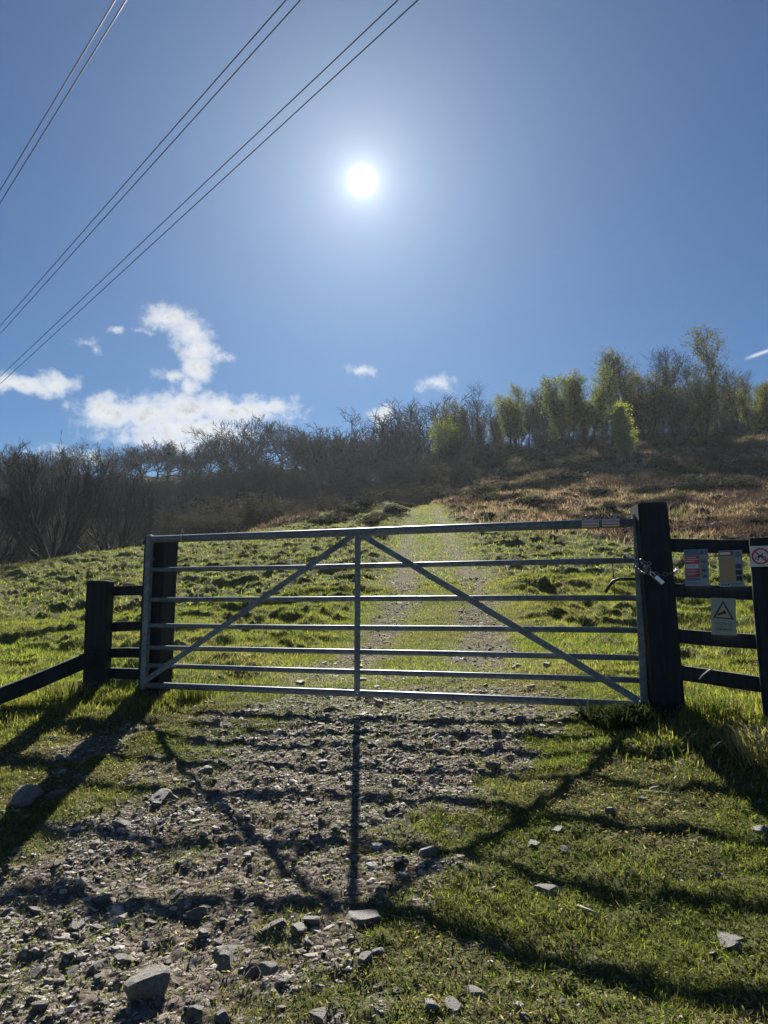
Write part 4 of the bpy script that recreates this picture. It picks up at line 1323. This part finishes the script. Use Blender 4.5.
halo = t.math('ADD', t.math('MULTIPLY', t.math('EXPONENT', t.math('MULTIPLY', ang, -1 / .9)), 9),
              t.math('ADD', t.math('MULTIPLY', t.math('EXPONENT', t.math('MULTIPLY', ang, -1 / 4.5)), 3.0), t.math('MULTIPLY', t.math('EXPONENT', t.math('MULTIPLY', ang, -1 / 12.0)), 2.6)))
glow = t.math('ADD', t.math('MULTIPLY', discf, 60), t.math('MULTIPLY', halo, .80))
gcol = t.n('ShaderNodeCombineXYZ'); t.l(t.math('MULTIPLY', glow, 1.0), gcol.inputs[0]); t.l(t.math('MULTIPLY', glow, 1.03), gcol.inputs[1]); t.l(t.math('MULTIPLY', glow, 1.02), gcol.inputs[2])
skyc = t.mix(1.0, sky.outputs[0], (.165, .32, .475), 'MULTIPLY')
tot = t.vmath('ADD', skyc, gcol.outputs[0]).outputs[0]
t.l(tot, bg.inputs[0])
# clouds by direction (azimuth, elevation in degrees)
sp = t.n('ShaderNodeSeparateXYZ'); t.l(dirn, sp.inputs[0])
az = t.math('MULTIPLY', t.math('ARCTAN2', sp.outputs[0], sp.outputs[1]), 57.2958)
el = t.math('MULTIPLY', t.math('ARCSINE', sp.outputs[2]), 57.2958)
ae = t.n('ShaderNodeCombineXYZ'); t.l(az, ae.inputs[0]); t.l(el, ae.inputs[1])
wn = t.n('ShaderNodeTexNoise'); wn.inputs['Scale'].default_value = .55; wn.inputs['Detail'].default_value = 5; t.l(ae.outputs[0], wn.inputs['Vector'])
wv = t.vmath('MULTIPLY', t.vmath('SUBTRACT', wn.outputs['Color'], (.5, .5, .5)).outputs[0], (1.9, 1.6, 0)).outputs[0]
aw = t.vmath('ADD', ae.outputs[0], wv).outputs[0]
def azel(px, py):
    r = ray(px, py); return math.degrees(math.atan2(r[0], r[1])), math.degrees(math.atan2(r[2], math.hypot(r[0], r[1])))
CL = [(108, 411, 30, 13, 1), (150, 414, 40, 13, 1), (185, 410, 36, 15, 1), (230, 411, 45, 12, 1), (270, 408, 26, 8, .9), (190, 430, 60, 16, 1), (170, 442, 60, 10, .8),
      (170, 318, 20, 11, 1), (190, 335, 16, 14, 1), (201, 352, 17, 11, 1), (196, 368, 14, 13, 1), (190, 386, 9, 12, .8), (172, 376, 14, 6, .7), (222, 358, 10, 5, .6),
      (20, 384, 36, 9, 1), (55, 382, 20, 8, .95), (362, 370, 10, 6, .7), (436, 384, 16, 7, .75), (381, 416, 11, 8, 1), (116, 330, 7, 3, .6), (85, 344, 10, 5, .5), (95, 351, 9, 5, .5), (140, 330, 9, 3, .5),
      (70, 458, 34, 8, .6), (290, 408, 12, 8, .5)]
best = None
for px, py, rx, ry, st_ in CL:
    a0, e0 = azel(px, py); a1, _ = azel(px + rx, py); _, e1 = azel(px, py - ry)
    dv_ = t.vmath('MULTIPLY', t.vmath('SUBTRACT', aw, (a0, e0, 0)).outputs[0], (1 / (a1 - a0), 1 / (e1 - e0), 0)).outputs[0]
    ln_ = t.vmath('LENGTH', dv_).outputs['Value']
    v_ = t.math('MULTIPLY', t.math('SUBTRACT', 1.70, ln_), st_)
    best = v_ if best is None else t.math('MAXIMUM', best, v_)
n1 = t.noise(ae.outputs[0], .9, 8, .62); n2 = t.noise(ae.outputs[0], .35, 4, .5)
den = t.math('ADD', best, t.math('MULTIPLY', t.math('SUBTRACT', n1, .55), 2.3))
mr2 = t.n('ShaderNodeMapRange'); mr2.interpolation_type = 'SMOOTHSTEP'
t.l(den, mr2.inputs[0]); mr2.inputs[1].default_value = -.05; mr2.inputs[2].default_value = 1.5
shade = t.n('ShaderNodeMapRange'); t.l(t.math('ADD', den, t.math('MULTIPLY', t.math('SUBTRACT', n1, .5), 1.6)), shade.inputs[0]); shade.inputs[1].default_value = .6; shade.inputs[2].default_value = 1.9
ccol = t.mix(shade.outputs[0], (1.0, 1.0, .98), (.50, .53, .57))
bgc = t.n('ShaderNodeBackground'); t.l(ccol, bgc.inputs[0]); bgc.inputs[1].default_value = .41
# contrail stub
ca, ce = azel(745, 359); cb, cf = azel(775, 348)
L_ = math.hypot(cb - ca, cf - ce); ux, uy = (cb - ca) / L_, (cf - ce) / L_
dl = t.vmath('SUBTRACT', ae.outputs[0], (ca, ce, 0)).outputs[0]
along = t.vmath('DOT_PRODUCT', dl, (ux, uy, 0)).outputs['Value']; across = t.math('ABSOLUTE', t.vmath('DOT_PRODUCT', dl, (-uy, ux, 0)).outputs['Value'])
mra = t.n('ShaderNodeMapRange'); t.l(across, mra.inputs[0]); mra.inputs[1].default_value = .02; mra.inputs[2].default_value = .16; mra.inputs[3].default_value = .6; mra.inputs[4].default_value = 0
mrb = t.n('ShaderNodeMapRange'); t.l(along, mrb.inputs[0]); mrb.inputs[1].default_value = -.1; mrb.inputs[2].default_value = .6
cfac = t.math('MAXIMUM', t.math('MULTIPLY', mr2.outputs[0], .97), t.math('MULTIPLY', mra.outputs[0], mrb.outputs[0]))
front = t.math('GREATER_THAN', sp.outputs[1], 0.0)
ms = t.n('ShaderNodeMixShader'); t.l(t.math('MULTIPLY', cfac, front), ms.inputs[0]); t.l(bg.outputs[0], ms.inputs[1]); t.l(bgc.outputs[0], ms.inputs[2])
t.l(ms.outputs[0], wout.inputs[0])

sl = bpy.data.lights.new('sun', 'SUN'); sl.energy = 5.0; sl.angle = R(.55); sl.color = (1.0, .95, .86)
so = bpy.data.objects.new('sun', sl); COL.objects.link(so)
so.rotation_euler = (-sun_dir).to_track_quat('-Z', 'Y').to_euler()

# thin sunlit morning haze: one even box of air round everything
bm = bmesh.new(); bmesh.ops.create_cube(bm, size=1)
for v in bm.verts: v.co = Vector((v.co.x * 9400, v.co.y * 9400, -60 if v.co.z < 0 else 40))
hz = link('haze', bm_mesh('haze', bm)); tag(hz, kind='stuff')
hm = bpy.data.materials.new('thin_haze'); hm.use_nodes = True; hn = hm.node_tree; hn.nodes.clear()
ho = hn.nodes.new('ShaderNodeOutputMaterial'); pv = hn.nodes.new('ShaderNodeVolumePrincipled')
pv.inputs['Color'].default_value = (.80, .90, 1, 1); pv.inputs['Density'].default_value = .00022; pv.inputs['Anisotropy'].default_value = .35
hn.links.new(pv.outputs[0], ho.inputs['Volume']); hz.data.materials.append(hm)

# ------------------------------------------------------------------ view
S.view_settings.view_transform = 'Standard'
S.view_settings.look = 'None'
S.view_settings.exposure = 1.36
S.view_settings.gamma = 1
S.render.film_transparent = False
S.cycles.max_bounces = 6
S.cycles.transmission_bounces = 4
S.cycles.transparent_max_bounces = 4
